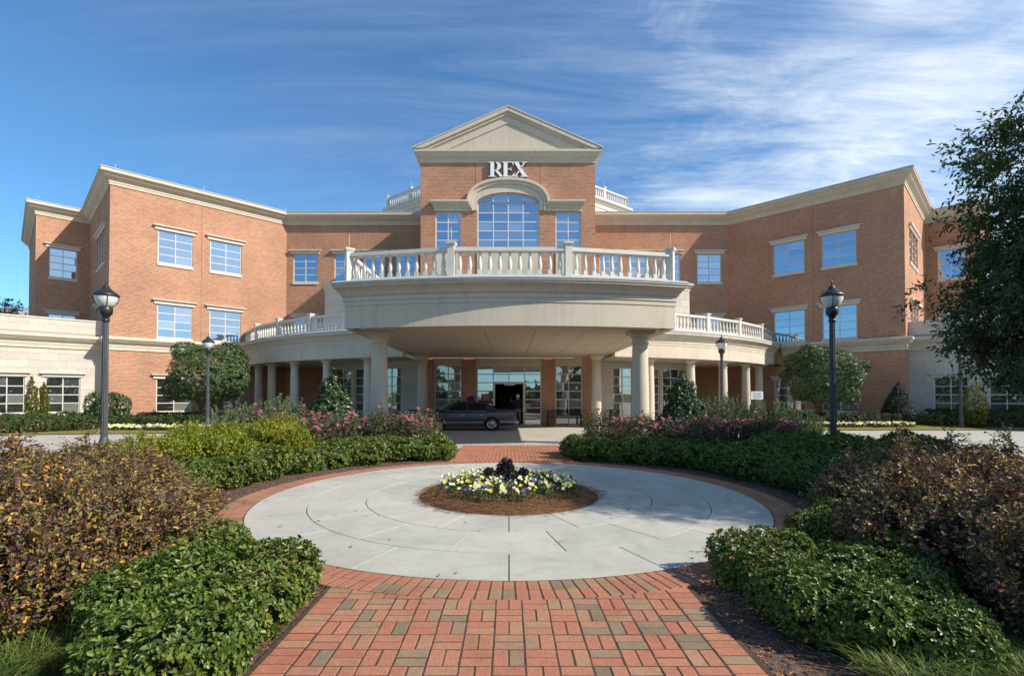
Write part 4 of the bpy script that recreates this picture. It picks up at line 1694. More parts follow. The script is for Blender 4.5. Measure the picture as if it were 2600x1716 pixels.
for right in (False, True):
    nm = 'right' if right else 'left'
    col_ = thing('colonnade', 'curved beige colonnade with a balustraded roof, on the %s of the entrance canopy' % nm, 'colonnade', ((14 if right else -14), 28, 0), group='colonnades flanking the entrance')

    def sp(pts):
        return [(-x, y) for x, y in pts][::-1] if right else pts
    a0, a1 = math.asin(-18.0 / TR_), math.asin(-5.20 / TR_)
    arc_t = [(TR_ * math.sin(a0 + (a1 - a0) * k / 30), TC - TR_ * math.cos(a0 + (a1 - a0) * k / 30)) for k in range(31)]
    prof = [(0, 3.54), (0, 4.16), (0.02, 4.175), (0.02, 4.29), (0.045, 4.305), (0.045, 4.42), (0.08, 4.44), (0.13, 4.52), (0.20, 4.62), (0.29, 4.70), (0.36, 4.73), (0.36, 4.82),
            (0.39, 4.83), (0.39, 4.87)]
    MB().sweep(sp(arc_t), prof + [(-0.35, 4.87), (-0.35, 3.54)]).build('fascia', 'stucco', col_)
    MB().sweep(sp(arc_t), [(-0.35, 4.873), (0.40, 4.873), (0.40, 4.90), (0.34, 4.96), (-0.35, 4.97)]).build('coping', 'lead_cap', col_)
    inner_t = [(x, y + 0.2) for x, y in arc_t]
    back = [(-5.2, 28.55), (-11.4, 31.3), (-11.4, 35.8), (-15.85, 35.8), (-18.25, 33.45)]
    pl = sp(inner_t + back)
    MB().add([(x, y, 4.95) for x, y in pl], [tuple(range(len(pl)))]).build('deck', 'roof_membrane', col_)
    MB().add([(x, y, 3.60) for x, y in pl], [tuple(range(len(pl) - 1, -1, -1))]).build('ceiling', 'stucco_soffit', col_)
    offs = (-635, -602, -544, -461.5, -357)
    for o_ in offs:
        x, y = circ(TR_ - 0.55, o_)
        column(col_, -x if right else x, y, -0.06, 3.602, 0.25, 20)
    ps = [circ(TR_ - 0.08, o_) for o_ in (-674, -641, -585, -504.5, -418, -318)]
    ps = [(-17.55, ps[0][1] + 0.1)] + ps[1:] if False else ps
    balustrade(col_, sp(ps), 4.965, 9, h=0.90, psize=0.22)

# ------------------------------------------------------------------ lawns against the building
def lawn(edge, wallp, zw, n=6):
    mb = MB()
    m = len(edge)
    vs_ = []
    for k in range(n + 1):
        f = k / n
        for (a, b) in zip(edge, wallp):
            z = -0.03 + (zw + 0.03) * (f * f * (3 - 2 * f)) ** 0.8
            vs_.append((a[0] + (b[0] - a[0]) * f, a[1] + (b[1] - a[1]) * f, z))
    fs = [(k * m + i, k * m + i + 1, (k + 1) * m + i + 1, (k + 1) * m + i) for k in range(n) for i in range(m - 1)]
    mb.add(vs_, fs)
    return mb


o = lawn([(-36, 17.6), (-29, 20.4), (-21.8, 21.6), (-17, 22.3), (-14, 22.8), (-12.9, 23.8)],
         [(-36, 18.0), (-30, 24.0), (-24.2, 29.4), (-20.6, 31.2), (-18.4, 33.4), (-16.0, 31.8)], 0.42).build('lawn', 'lawn')
o['kind'] = 'structure'
o = lawn([(13.2, 24.4), (15, 24.4), (19, 24.6), (24, 24.7), (28, 24.3), (36, 17.6)],
         [(16.0, 31.8), (18.4, 33.4), (20.6, 31.2), (24.2, 29.4), (28.6, 25.0), (36, 18.0)], 0.42).build('lawn', 'lawn')
o['kind'] = 'structure'

# ------------------------------------------------------------------ the sign over the arch
sg = thing('wall_sign', 'large white serif capital letters fixed to brick under the gable', 'sign', (X0, TY - 0.1, 13.9))


def letter(polys, x, z, w, h):
    for y0, y1, mt, nm in ((TY - 0.17, TY - 0.145, 'letter_white', None), (TY - 0.144, TY - 0.02, 'letter_edge', None)):
        mb = MB()
        for p in polys:
            mb.slab_xz([(x + a * w, z + b * h) for a, b in p], y0, y1)
        if mt == 'letter_white':
            fo = mb.build('letter', mt, sg)
        else:
            mb.build('letter_return', mt, fo)


def bowl(cx, cz, rx, rz, tx, tz, a0=-90, a1=90, n=12):
    out = []
    for k in range(n):
        p, q = R(a0 + (a1 - a0) * k / n), R(a0 + (a1 - a0) * (k + 1) / n)
        out.append([(cx + rx * math.cos(p), cz + rz * math.sin(p)), (cx + rx * math.cos(q), cz + rz * math.sin(q)),
                    (cx + tx * math.cos(q), cz + tz * math.sin(q)), (cx + tx * math.cos(p), cz + tz * math.sin(p))])
    return out


LZ, LH = SZ(449, TY) + 0.02, SZ(411, TY) - SZ(449, TY)
lx0 = SX(1240.5, TY)
Wd = SX(1339, TY) - lx0
Rl = [[(.0, 0), (.55, 0), (.55, .045), (.0, .045)], [(.0, .955), (.5, .955), (.5, 1), (.0, 1)], [(.13, .045), (.40, .045), (.40, .955), (.13, .955)],
      [(.40, .42), (.52, .42), (.52, .48), (.40, .48)], [(.40, .955), (.52, .955), (.52, 1.0), (.40, 1.0)],
      [(.42, .44), (.62, .47), (1.02, .045), (1.02, 0), (.82, 0)]]
Rl += bowl(.50, .71, .40, .29, .13, .235)
El = [[(.0, 0), (.86, 0), (.86, .05), (.0, .05)], [(.0, .95), (.82, .95), (.82, 1), (.0, 1)], [(.12, .05), (.40, .05), (.40, .95), (.12, .95)],
      [(.40, .48), (.66, .48), (.66, .53), (.40, .53)], [(.62, .40), (.68, .38), (.68, .63), (.62, .60)], [(.74, .95), (.82, .95), (.84, .74), (.80, .74)],
      [(.70, .05), (.86, .05), (.96, .26), (.91, .26)]]
Xl = [[(.02, .955), (.42, .955), (.42, 1), (.02, 1)], [(.60, .955), (1.0, .955), (1.0, 1), (.60, 1)], [(.0, 0), (.36, 0), (.36, .045), (.0, .045)],
      [(.50, 0), (1.04, 0), (1.04, .045), (.50, .045)], [(.06, .955), (.36, .955), (.98, .045), (.66, .045)],
      [(.76, .955), (.86, .955), (.56, .54), (.50, .60)], [(.10, .045), (.20, .045), (.48, .40), (.42, .47)]]
letter(Rl, lx0, LZ, Wd * 0.36, LH)
letter(El, lx0 + Wd * 0.345, LZ, Wd * 0.36, LH)
letter(Xl, lx0 + Wd * 0.64, LZ, Wd * 0.36, LH)

# ------------------------------------------------------------------ lamp posts
def lamp(loc, label):
    t = thing('street_lamp', label, 'street lamp', loc, group='black lantern lamp posts along the drive')
    M = Matrix.Translation(loc)
    MB().lathe([(0.16, 0), (0.16, 0.10), (0.12, 0.14), (0.11, 0.5), (0.09, 0.56), (0.08, 0.6)], 16).build('base', 'pole_paint', t, M=M, sharp=40)
    pm = MB()
    pm.lathe([(0.080, 0.55), (0.066, 3.55)], 24, smooth=False, flute=0.14)
    pm.build('pole', 'pole_paint', t, M=M)
    hd = MB()
    hd.lathe([(0.075, 3.52), (0.085, 3.54), (0.085, 3.58), (0.07, 3.60), (0.085, 3.66), (0.135, 3.72), (0.15, 3.78), (0.15, 3.86), (0.13, 3.90)], 20)
    h = hd.build('lamp_neck', 'lamp_paint', t, M=M, sharp=40)
    MB().lathe([(0.13, 3.895), (0.17, 3.93), (0.215, 4.00), (0.245, 4.08), (0.255, 4.15), (0.255, 4.17)], 24).build('globe', 'lamp_globe', t, M=M, sharp=60)
    ct = MB()
    for k in range(4):
        a = PI / 4 + k * PI / 2
        pr = [(0.135, 3.9), (0.222, 4.0), (0.258, 4.1), (0.262, 4.18)]
        for i in range(3):
            ct.tube((pr[i][0] * math.cos(a), pr[i][0] * math.sin(a), pr[i][1]), (pr[i + 1][0] * math.cos(a), pr[i + 1][0] * math.sin(a), pr[i + 1][1]), 0.010, 0.010, 5)
    ct.build('cage', 'lamp_paint', t, M=M)
    MB().lathe([(0.275, 4.165), (0.285, 4.19), (0.28, 4.215), (0.22, 4.275), (0.15, 4.325), (0.13, 4.33), (0.13, 4.345), (0.09, 4.38), (0.07, 4.42), (0.055, 4.45), (0.03, 4.455),
                (0.03, 4.475), (0.012, 4.49), (0.012, 4.53), (0.022, 4.545), (0.004, 4.60)], 24).build('hood', 'lamp_paint', t, M=M, sharp=40)
    return t


L1 = lamp((SX(266, 12.85), 12.85, 0), 'tall black lantern lamp post rising from bronze shrubs at the left')
copy_tree(L1, place((8.26, 12.9, 0), 0.3), 'tall black lantern lamp post rising from green shrubs at the right, before the brick wing')
copy_tree(L1, place((SX(540, 24.4), 24.0, -0.03), 0.6), 'black lantern lamp post in front of the round left tree, across the drive')
copy_tree(L1, place((SX(1833, 23.9), 23.9, -0.06), 0.9), 'black lantern lamp post before the right colonnade, behind the rosemary')
copy_tree(L1, place((SX(2421, 26.0), 25.6, 0.05), 0.2), 'lamp post at the far right whose lantern is lost in the oak leaves')

# ------------------------------------------------------------------ notice board
nb_t = thing('notice_board', 'small white notice board on a post in front of right colonnade', 'sign', (11.75, 24.0, -0.06))
mb = MB()
mb.box(11.72, 11.78, 23.985, 24.03, -0.06, 1.9)
mb.build('post', 'pole_paint', nb_t)
mb = MB()
mb.box(11.47, 12.03, 23.95, 23.98, 1.45, 1.83)
bd = mb.build('board', 'sign_white', nb_t)
mb = MB()
for k in range(6):
    w = random.uniform(.18, .24)
    mb.box(11.75 - w, 11.75 + w, 23.944, 23.949, 1.50 + k * 0.052, 1.518 + k * 0.052)
mb.build('lettering', 'sign_ink', bd)
# red notice stuck to the glazing left of the door
rs = thing('door_sign', 'red notice with white lines on the glazing beside the door', 'sign', (-1.28, TY + 0.04, 1.5))
mb = MB()
mb.box(-1.56, -1.00, TY + 0.050, TY + 0.062, 1.30, 1.72)
rb = mb.build('board', 'sign_red', rs)
mb = MB()
for k in range(4):
    w = (0.20, 0.16, 0.2, 0.2)[k]
    mb.box(-1.28 - w, -1.28 + w, TY + 0.045, TY + 0.049, 1.38 + k * 0.08, 1.395 + k * 0.08)
mb.build('lettering', 'sign_white', rb)

# ------------------------------------------------------------------ bench, bins, urn
bn = thing('park_bench', 'black metal slatted bench against the brick pier right of door', 'bench', (3.05, 27.75, -0.06))
bx0, bx1, by = 2.12, 3.95, 27.75
for x in (bx0, bx1):
    mb = MB()
    mb.box(x - 0.025, x + 0.025, by - 0.30, by - 0.25, -0.06, 0.40)
    mb.box(x - 0.025, x + 0.025, by + 0.22, by + 0.27, -0.06, 0.80)
    mb.box(x - 0.025, x + 0.025, by - 0.30, by + 0.22, 0.56, 0.60)
    mb.box(x - 0.025, x + 0.025, by - 0.30, by - 0.25, 0.40, 0.56)
    mb.box(x - 0.02, x + 0.02, by - 0.25, by + 0.22, 0.34, 0.38)
    mb.build('end_frame', 'black_metal', bn)
for k in range(7):
    MB().box(bx0 + 0.026, bx1 - 0.026, by - 0.28 + k * 0.07, by - 0.235 + k * 0.07, 0.38, 0.40).build('seat_slat', 'black_metal', bn)
for k in range(24):
    x = bx0 + 0.07 + (bx1 - bx0 - 0.14) * k / 23
    MB().box(x - 0.014, x + 0.014, by + 0.235, by + 0.25, 0.46, 0.76).build('back_slat', 'black_metal', bn)
mb = MB()
mb.box(bx0 + 0.026, bx1 - 0.026, by + 0.225, by + 0.262, 0.761, 0.80)
mb.box(bx0 + 0.026, bx1 - 0.026, by + 0.225, by + 0.262, 0.42, 0.459)
mb.build('back_rail', 'black_metal', bn)

bin0 = thing('litter_bin', 'black square litter bin beside the left entrance column', 'litter bin', (0, 0, 0), group='black litter bins by the entrance')
MB().box(-0.24, 0.24, -0.24, 0.24, 0.03, 0.80).build('body', 'black_metal', bin0)
mb = MB()
mb.box(-0.27, 0.27, -0.27, 0.27, 0.86, 0.92)
for x in (-0.2, 0.2):
    for y in (-0.2, 0.2):
        mb.box(x - 0.03, x + 0.03, y - 0.03, y + 0.03, 0.80, 0.86)
mb.build('lid', 'black_metal', bin0)
MB().box(-0.22, 0.22, -0.22, 0.22, 0.0, 0.03).build('foot', 'rubber', bin0)
copy_tree(bin0, place((5.75, 27.6, -0.06)), 'black square litter bin behind the roses beside the right entrance column')
bin0.matrix_basis = place((SX(1049, 27.4), 27.4, -0.06))

# ------------------------------------------------------------------ the car
car = thing('parked_car', 'dark mauve grey saloon parked under canopy facing left by the door', 'car', (-2.1, 25.2, ROADZ))
Z = ROADZ
YN, YF = 24.35, 26.15          # near and far flank
YM = (YN + YF) / 2


def loft(mb, stations, smooth=True):
    """stations: list of (x, [(y,z)...]) closed rings"""
    k = len(stations[0][1])
    vs_ = [(x, y, z) for x, ring in stations for y, z in ring]
    fs = []
    for i in range(len(stations) - 1):
        for j in range(k):
            j2 = (j + 1) % k
            fs.append((i * k + j, (i + 1) * k + j, (i + 1) * k + j2, i * k + j2))
    fs.append(tuple(range(k - 1, -1, -1)))
    fs.append(tuple((len(stations) - 1) * k + j for j in range(k)))
    return mb.add(vs_, fs, smooth)


def car_ring(hw_, zlo, zsill, zbelt, ztop):
    pts = []
    for s in (-1, 1):
        half_ = [(0.86, zlo), (0.97, zlo + 0.06), (1.0, zsill), (1.0, (zsill + zbelt) / 2), (0.975, zbelt - 0.03), (0.93, zbelt), (0.80, ztop)]
        row = [(YM + s * hw_ * a, Z + z) for a, z in half_]
        pts += row if s < 0 else row[::-1]
    return pts


st = [(-4.60, car_ring(0.70, .34, .42, .66, .68)), (-4.52, car_ring(0.82, .26, .40, .76, .80)), (-4.2, car_ring(0.88, .22, .40, .84, .89)), (-3.3, car_ring(0.90, .20, .40, .88, .97)),
      (-2.4, car_ring(0.90, .20, .40, .89, .95)), (-1.2, car_ring(0.90, .20, .40, .90, .95)), (-0.4, car_ring(0.90, .22, .40, .93, 1.00)), (0.20, car_ring(0.88, .26, .42, .93, .985)),
      (0.34, car_ring(0.84, .30, .44, .88, .92)), (0.40, car_ring(0.78, .36, .44, .62, .66))]
mb = MB()
loft(mb, st)
mb.build('body', 'car_paint', car, sharp=35)
gh = [(-3.34, 0.74, .945), (-2.66, 0.60, 1.335), (-2.3, 0.60, 1.385), (-1.55, 0.60, 1.385), (-1.18, 0.595, 1.34), (-0.46, 0.70, .975)]
mb = MB()
rings = []
for x, hw_, zt in gh:
    zb_ = 0.93
    wbot = 0.80
    f = (zt - zb_) / (1.385 - zb_)
    wt = wbot + (0.60 - wbot) * f
    rings.append((x, [(YM - wbot, Z + zb_), (YM - wt, Z + zt - 0.03 * f), (YM - wt * 0.86, Z + zt), (YM + wt * 0.86, Z + zt), (YM + wt, Z + zt - 0.03 * f), (YM + wbot, Z + zb_)]))
loft(mb, rings, True)
mb.build('roof', 'car_top', car, sharp=35)


def side_quad(pts, off=0.012, s=-1):
    """window lying on the sloped side of the greenhouse"""
    out = []
    for x, z in pts:
        f = (z - 0.93) / (1.385 - 0.93)
        w = 0.80 + (0.60 - 0.80) * f + off
        out.append((x, YM + s * w, Z + z))
    return out


for s in (-1, 1):
    for pts in ([(-3.02, .965), (-2.08, .965), (-2.08, 1.31), (-2.52, 1.31), (-2.70, 1.22)], [(-1.98, .965), (-1.36, .965), (-1.36, 1.31), (-1.98, 1.31)], [(-1.32, .965), (-1.05, .965), (-1.20, 1.27), (-1.32, 1.30)]):
        vs_ = side_quad(pts, 0.014, s)
        MB().add(vs_, [tuple(range(len(vs_))) if s < 0 else tuple(range(len(vs_) - 1, -1, -1))]).build('side_window', 'car_glass', car)
mb = MB()
mb.add([(-3.24, YM - 0.66, Z + 1.005), (-3.24, YM + 0.66, Z + 1.005), (-2.74, YM + 0.54, Z + 1.295), (-2.74, YM - 0.54, Z + 1.295)], [(3, 2, 1, 0)])
for v in range(4):
    mb.v[v] = (mb.v[v][0] - 0.03, mb.v[v][1], mb.v[v][2] + 0.02)
mb.build('windscreen', 'car_glass', car)
mb = MB()
mb.add([(-0.56, YM - 0.62, Z + 1.03), (-0.56, YM + 0.62, Z + 1.03), (-1.12, YM + 0.53, Z + 1.315), (-1.12, YM - 0.53, Z + 1.315)], [(0, 1, 2, 3)])
for v in range(4):
    mb.v[v] = (mb.v[v][0] + 0.03, mb.v[v][1], mb.v[v][2] + 0.02)
mb.build('rear_window', 'car_glass', car)
for s in (-1, 1):
    y = YM + s * 0.905
    a, b = sorted((y, y + s * 0.018))
    mb = MB()
    mb.box(-3.10, -1.25, a, b, Z + 0.385, Z + 0.425)
    mb.box(-0.42, 0.33, a - (0 if s < 0 else 0.02), b + (0.02 if s < 0 else 0), Z + 0.405, Z + 0.455)
    mb.build('side_moulding', 'car_trim', car)
    mb = MB()
    mb.box(-2.04, -1.10, a + (0.075 if s < 0 else -0.09), b + (0.09 if s < 0 else -0.075), Z + 0.935, Z + 0.952)
    mb.box(-3.05, -2.10, a + (0.075 if s < 0 else -0.09), b + (0.09 if s < 0 else -0.075), Z + 0.935, Z + 0.952)
    mb.build('belt_moulding', 'car_trim', car)
    for x in (-2.22, -1.30):
        MB().box(x - 0.10, x + 0.10, a - 0.006, b + 0.006, Z + 0.74, Z + 0.775).build('door_handle', 'car_trim', car)
    for x in (-2.03, -3.02, -1.02):
        mb = MB()
        mb.box(x - 0.006, x + 0.006, a + (0.004 if s < 0 else -0.006), b + (0.006 if s < 0 else -0.004), Z + 0.44, Z + 0.86)
        mb.build('door_seam', 'black_metal', car)
    mb = MB()
    mb.box(-2.98, -2.86, a - 0.10 if s < 0 else a, b if s < 0 else b + 0.10, Z + 0.97, Z + 1.07)
    mb.build('wing_mirror', 'car_paint', car)
mb = MB()
mb.box(0.33, 0.47, YM - 0.86, YM + 0.86, Z + 0.34, Z + 0.47)
mb.build('rear_bumper', 'car_trim', car)
mb = MB()
mb.box(-4.68, -4.55, YM - 0.84, YM + 0.84, Z + 0.34, Z + 0.47)
mb.build('front_bumper', 'car_trim', car)
for s in (-1, 1):
    a, b = sorted((YM + s * 0.845, YM + s * 0.72))
    MB().box(0.31, 0.385, a, b, Z + 0.50, Z + 0.90).build('tail_light', 'tail_red', car)
    MB().box(-4.60, -4.545, a, b, Z + 0.52, Z + 0.66).build('headlight', 'lens', car)
for x in (-0.82, -3.58):
    for s in (-1, 1):
        yo = YM + s * 0.80
        Mw = Matrix.Translation((x, yo, Z + 0.33)) @ Matrix.Rotation(PI / 2 * (1 if s < 0 else -1), 4, 'X')
        # dark arch, tyre, rim
        MB().lathe([(0.385, 0.0), (0.385, 0.112)], 28).build('wheel_arch', 'black_metal', car, M=Mw)
        w = MB().lathe([(0.24, 0.0), (0.325, 0.01), (0.33, 0.04), (0.33, 0.11), (0.315, 0.128), (0.24, 0.13), (0.225, 0.118)], 28).build('wheel', 'rubber', car, M=Mw, sharp=50)
        MB().lathe([(0.225, 0.115), (0.22, 0.135), (0.205, 0.125), (0.15, 0.115), (0.13, 0.13), (0.05, 0.135), (0.045, 0.15), (0.0, 0.152)], 28, caps=False).build('rim', 'chrome', w, M=Mw, sharp=50)
        ro = MB()
        for k in range(10):
            aa = 2 * PI * k / 10
            ro.tube((0.06 * math.cos(aa), 0.06 * math.sin(aa), 0.134), (0.2 * math.cos(aa), 0.2 * math.sin(aa), 0.128), 0.010, 0.014, 4)
        ro.build('spoke', 'chrome', w, M=Mw)

# ------------------------------------------------------------------ people in the doorway
def person(loc, rz, label, shirt, trousers, hair, group, lean=0.0, h=1.74, stride=0.12):
    s = h / 1.74
    J = {}
    P = []
    E = []

    def pt(n, x, y, z, r):
        J[n] = len(P)
        P.append((x * s, (y + lean * max(0, z - 0.9)) * s, z * s, r * s))

    def ed(*ns):
        for a, b in zip(ns, ns[1:]):
            E.append((J[a], J[b]))
    pt('pelvis', 0, 0, 0.96, 0.135)
    pt('belly', 0, 0, 1.10, 0.135)
    pt('chest', 0, 0.01, 1.30, 0.155)
    pt('collar', 0, 0.0, 1.43, 0.10)
    pt('neck', 0, 0.0, 1.51, 0.055)
    pt('head0', 0, -0.01, 1.60, 0.082)
    pt('head1', 0, -0.005, 1.68, 0.088)
    pt('crown', 0, 0.0, 1.72, 0.06)
    ed('pelvis', 'belly', 'chest', 'collar', 'neck', 'head0', 'head1', 'crown')
    for sx, nm in ((-1, 'l'), (1, 'r')):
        pt('sh' + nm, sx * 0.18, 0, 1.41, 0.068)
        pt('el' + nm, sx * 0.245, 0.03, 1.13, 0.046)
        pt('wr' + nm, sx * 0.255, -0.05 + sx * 0.05, 0.90, 0.033)
        pt('pa' + nm, sx * 0.255, -0.07 + sx * 0.05, 0.83, 0.036)
        ed('collar', 'sh' + nm, 'el' + nm, 'wr' + nm, 'pa' + nm)
        for f in range(4):
            pt('f%d%s' % (f, nm), sx * (0.25 + 0.006 * (f % 2)), -0.095 + f * 0.016 + sx * 0.05, 0.755 + 0.012 * abs(f - 1.5), 0.010)
            ed('pa' + nm, 'f%d%s' % (f, nm))
        pt('th' + nm, sx * 0.225, -0.12 + sx * 0.05, 0.80, 0.011)
        ed('pa' + nm, 'th' + nm)
        st_ = sx * stride
        pt('hip' + nm, sx * 0.095, 0, 0.88, 0.095)
        pt('kn' + nm, sx * 0.10, -0.02 + st_ * 0.5, 0.50, 0.066)
        pt('an' + nm, sx * 0.10, st_, 0.10, 0.045)
        pt('to' + nm, sx * 0.115, st_ - 0.16, 0.045, 0.04)
        ed('pelvis', 'hip' + nm, 'kn' + nm, 'an' + nm, 'to' + nm)
    me = bpy.data.meshes.new('tmp')
    me.from_pydata([p[:3] for p in P], E, [])
    o_ = bpy.data.objects.new('tmp', me)
    COL.objects.link(o_)
    md = o_.modifiers.new('skin', 'SKIN')
    for i, p in enumerate(P):
        sv = me.skin_vertices[0].data[i]
        sv.radius = (p[3], p[3] * (0.72 if i in (J['belly'], J['chest'], J['pelvis']) else 1.0))
        sv.use_root = (i == J['pelvis'])
    o_.modifiers.new('sub', 'SUBSURF').levels = 1
    dg = bpy.context.evaluated_depsgraph_get()
    body = bpy.data.meshes.new_from_object(o_.evaluated_get(dg))
    bpy.data.objects.remove(o_)
    body.name = 'person'
    body.materials.clear()
    for m_ in ('skin', shirt, trousers, 'shoe'):
        body.materials.append(MATS[m_])
    for p in body.polygons:
        c = p.center
        z = c.z / s
        k = 1
        if z > 1.47 or (abs(c.x) > 0.2 * s and z < 0.93 and z > 0.7):
            k = 0
        elif z < 0.08:
            k = 3
        elif z < 0.97 and abs(c.x) < 0.21 * s:
            k = 2
        p.material_index = k
        p.use_smooth = True
    t = obj('person', body, None, Matrix.Translation(loc) @ Matrix.Rotation(rz, 4, 'Z'))
    tag(t, label, 'person', group)
    Mp = WM[t]
    hb = MB()
    hb.lathe([(0.088, 1.60), (0.101, 1.64), (0.103, 1.69), (0.085, 1.745), (0.045, 1.775), (0.002, 1.78)], 16)
    hb.v = [(x * s, (y + 0.022) * s + lean * 0.75 * s, z * s) for x, y, z in hb.v]
    hb.build('hair', hair, t, M=Mp, sharp=60)
    fc = MB()
    for sx in (-1, 1):
        fc.box(sx * 0.032 - 0.010, sx * 0.032 + 0.010, -0.098, -0.086, 1.632, 1.642)
        fc.lathe([(0.018, -0.008), (0.022, 0.0), (0.012, 0.012)], 8, Matrix.Translation((sx * 0.092, 0.0, 1.625)) @ Matrix.Rotation(PI / 2, 4, 'Y'))
    fc.box(-0.010, 0.010, -0.112, -0.086, 1.595, 1.63)
    fc.box(-0.024, 0.024, -0.096, -0.084, 1.562, 1.57)
    fc.v = [(x * s, y * s + lean * 0.7 * s, z * s) for x, y, z in fc.v]
    fc.build('face', 'skin', t, M=Mp)
    return t


person((0.50, 28.35, -0.07), PI * 0.95, 'white haired man in dark shirt and khaki trousers walking into the doorway', 'maroon_shirt', 'khaki', 'white_hair', 'people going in at the door', h=1.74)
person((0.14, 29.3, -0.07), PI * 1.05, 'dark haired person in dark clothes just inside doorway', 'navy_shirt', 'dark_trousers', 'dark_hair', 'people going in at the door', h=1.62, stride=-0.1)

# ------------------------------------------------------------------ planting
print('planting')


def plant(name, label, cat, parts, M, group=None):
    """parts: list of (name, mesh, stuff?)"""
    t = bpy.data.objects.new(name, None)
    t.empty_display_size = 0.2
    link(t, None, M)
    tag(t, label, cat, group)
    for nm, me, stuff in parts:
        o_ = obj(nm, me, t, M)
        if stuff:
            o_['kind'] = 'stuff'
    return t


ORD = ['first', 'second', 'third', 'fourth', 'fifth', 'sixth', 'seventh', 'eighth', 'ninth', 'tenth', 'eleventh', 'twelfth', 'thirteenth', 'fourteenth', 'fifteenth', 'sixteenth']


def tips_of(blobs, k, f=0.8):
    out = []
    for _ in range(k):
        c, r = random.choice(blobs)
        d = Vector((random.gauss(0, 1), random.gauss(0, 1), abs(random.gauss(0, 1)) * 0.8)).normalized()
        out.append((c[0] + d.x * r[0] * f, c[1] + d.y * r[1] * f, max(0.05, c[2] + d.z * r[2] * f)))
    return out


# Indian hawthorn mounds, the low glossy hedge
haw = []
for v in range(4):
    bl = lumps(0.66, 0.66, 0.62, 7, 0.46)
    fo = whorl_mesh('foliage', bl, 1450, 7, 0.054, 0.031, 'hawthorn_leaf', tilt=0.62, depth=0.22)
    tw = twig_mesh('stems', (0, 0, 0), tips_of(bl, 26))
    haw.append((fo, tw))
hawf = []
for v in range(3):
    bl = lumps(0.66, 0.66, 0.62, 7, 0.46)
    fo = whorl_mesh('foliage', bl, 620, 6, 0.085, 0.046, 'hawthorn_leaf', tilt=0.62, depth=0.22, oval=False)
    tw = twig_mesh('stems', (0, 0, 0), tips_of(bl, 20))
    hawf.append((fo, tw))


def hawthorn(x, y, s, sz, label, group, near=False):
    src = random.choice(haw if near else hawf)
    plant('hawthorn_shrub', label, 'shrub', [('foliage', src[0], True), ('stems', src[1], False)], place((x, y, 0), random.random() * 6.28, (s, s, sz)), group)


g_fl = 'glossy green shrubs in front at left'
g_fr = 'glossy green shrubs in front at right'
for (x, y, s, z, lab) in (
        (-1.90, 2.92, 0.72, 0.80, 'glossy green shrub at the very front, touching the left edge of the brick walk'),
        (-1.98, 3.85, 0.82, 0.92, 'glossy green shrub bulging to left brick walk edge just short of the plaza border'),
        (-2.75, 4.55, 0.72, 0.80, 'glossy green shrub below the bronze shrubs where the plaza border passes behind it'),
        (-2.50, 3.55, 0.66, 0.78, 'glossy green shrub tucked under the bronze shrub above the grass tufts')):
    hawthorn(x, y, s, z, lab, g_fl, True)
for (x, y, s, z, lab) in (
        (2.22, 4.42, 0.64, 0.74, 'dark glossy shrub nearest the plaza, right of the brick walk'),
        (2.25, 3.58, 0.74, 0.74, 'dark glossy shrub beside the right border of the brick walk, partly in sun'),
        (3.00, 4.15, 0.74, 0.74, 'dark glossy shrub squeezed between the purple shrub and the walk side mounds'),
        (3.62, 5.55, 0.66, 0.74, 'dark glossy shrub behind the right front mounds, against the plaza border'),
        (2.70, 3.42, 0.64, 0.66, 'low dark glossy shrub at the bottom right above the grass tufts')):
    hawthorn(x, y, s, z, lab, g_fr, True)
for sx, lab, grp in ((-1, 'sunlit hedge shrub round left of plaza', 'sunlit hedge shrubs round the left of plaza'),
                     (1, 'shaded hedge shrub round right of plaza', 'shaded hedge shrubs round the right of plaza')):
    for row, (rr, da) in enumerate(((5.28, 0), (6.05, 5), (6.8, 2))):
        num = 0
        a = 200 if row == 0 else 192
        while a > 101:
            x = -rr * math.cos(R(180 - a)) if False else rr * math.cos(R(a))
            y = CY + rr * math.sin(R(a))
            if row == 2 and a < 140:
                break
            x_, y_ = abs(x) * sx + random.uniform(-.1, .1), y + random.uniform(-.1, .1)
            if abs(x_) > 1.95:
                hawthorn(x_, y_, random.uniform(0.74, 0.92), random.uniform(0.78, 0.95) * (1 if row == 0 else 1.08),
                         '%s from the front in the %s row, %s' % (ORD[num], ('inner', 'middle', 'outer')[row], lab), grp, near=(a > 170))
                num += 1
            a -= 9.6 if row == 0 else 8.6
    for k, (x, y) in enumerate(((2.15, 13.35), (2.2, 14.1), (3.0, 13.4), (3.6, 13.0), (4.4, 12.6))):
        hawthorn(x * sx, y, random.uniform(.85, 1.0), random.uniform(.85, .95), '%s from far walk, before the roses, %s' % (ORD[k], lab), grp)
for k, (x, y) in enumerate(sorted(((6.6, 10.6), (7.3, 9.7), (7.2, 11.4), (8.0, 10.7), (6.0, 11.6), (8.2, 11.8), (9.0, 11.0), (6.9, 12.3), (7.7, 8.6), (9.8, 12.2), (7.0, 8.2)), key=lambda q: q[0] / q[1])):
    hawthorn(x, y, 1.1, 1.22, ORD[k] + ' from the left of the taller dark green shrubs round the right lamp', 'dark shrubs round the right lamp post')

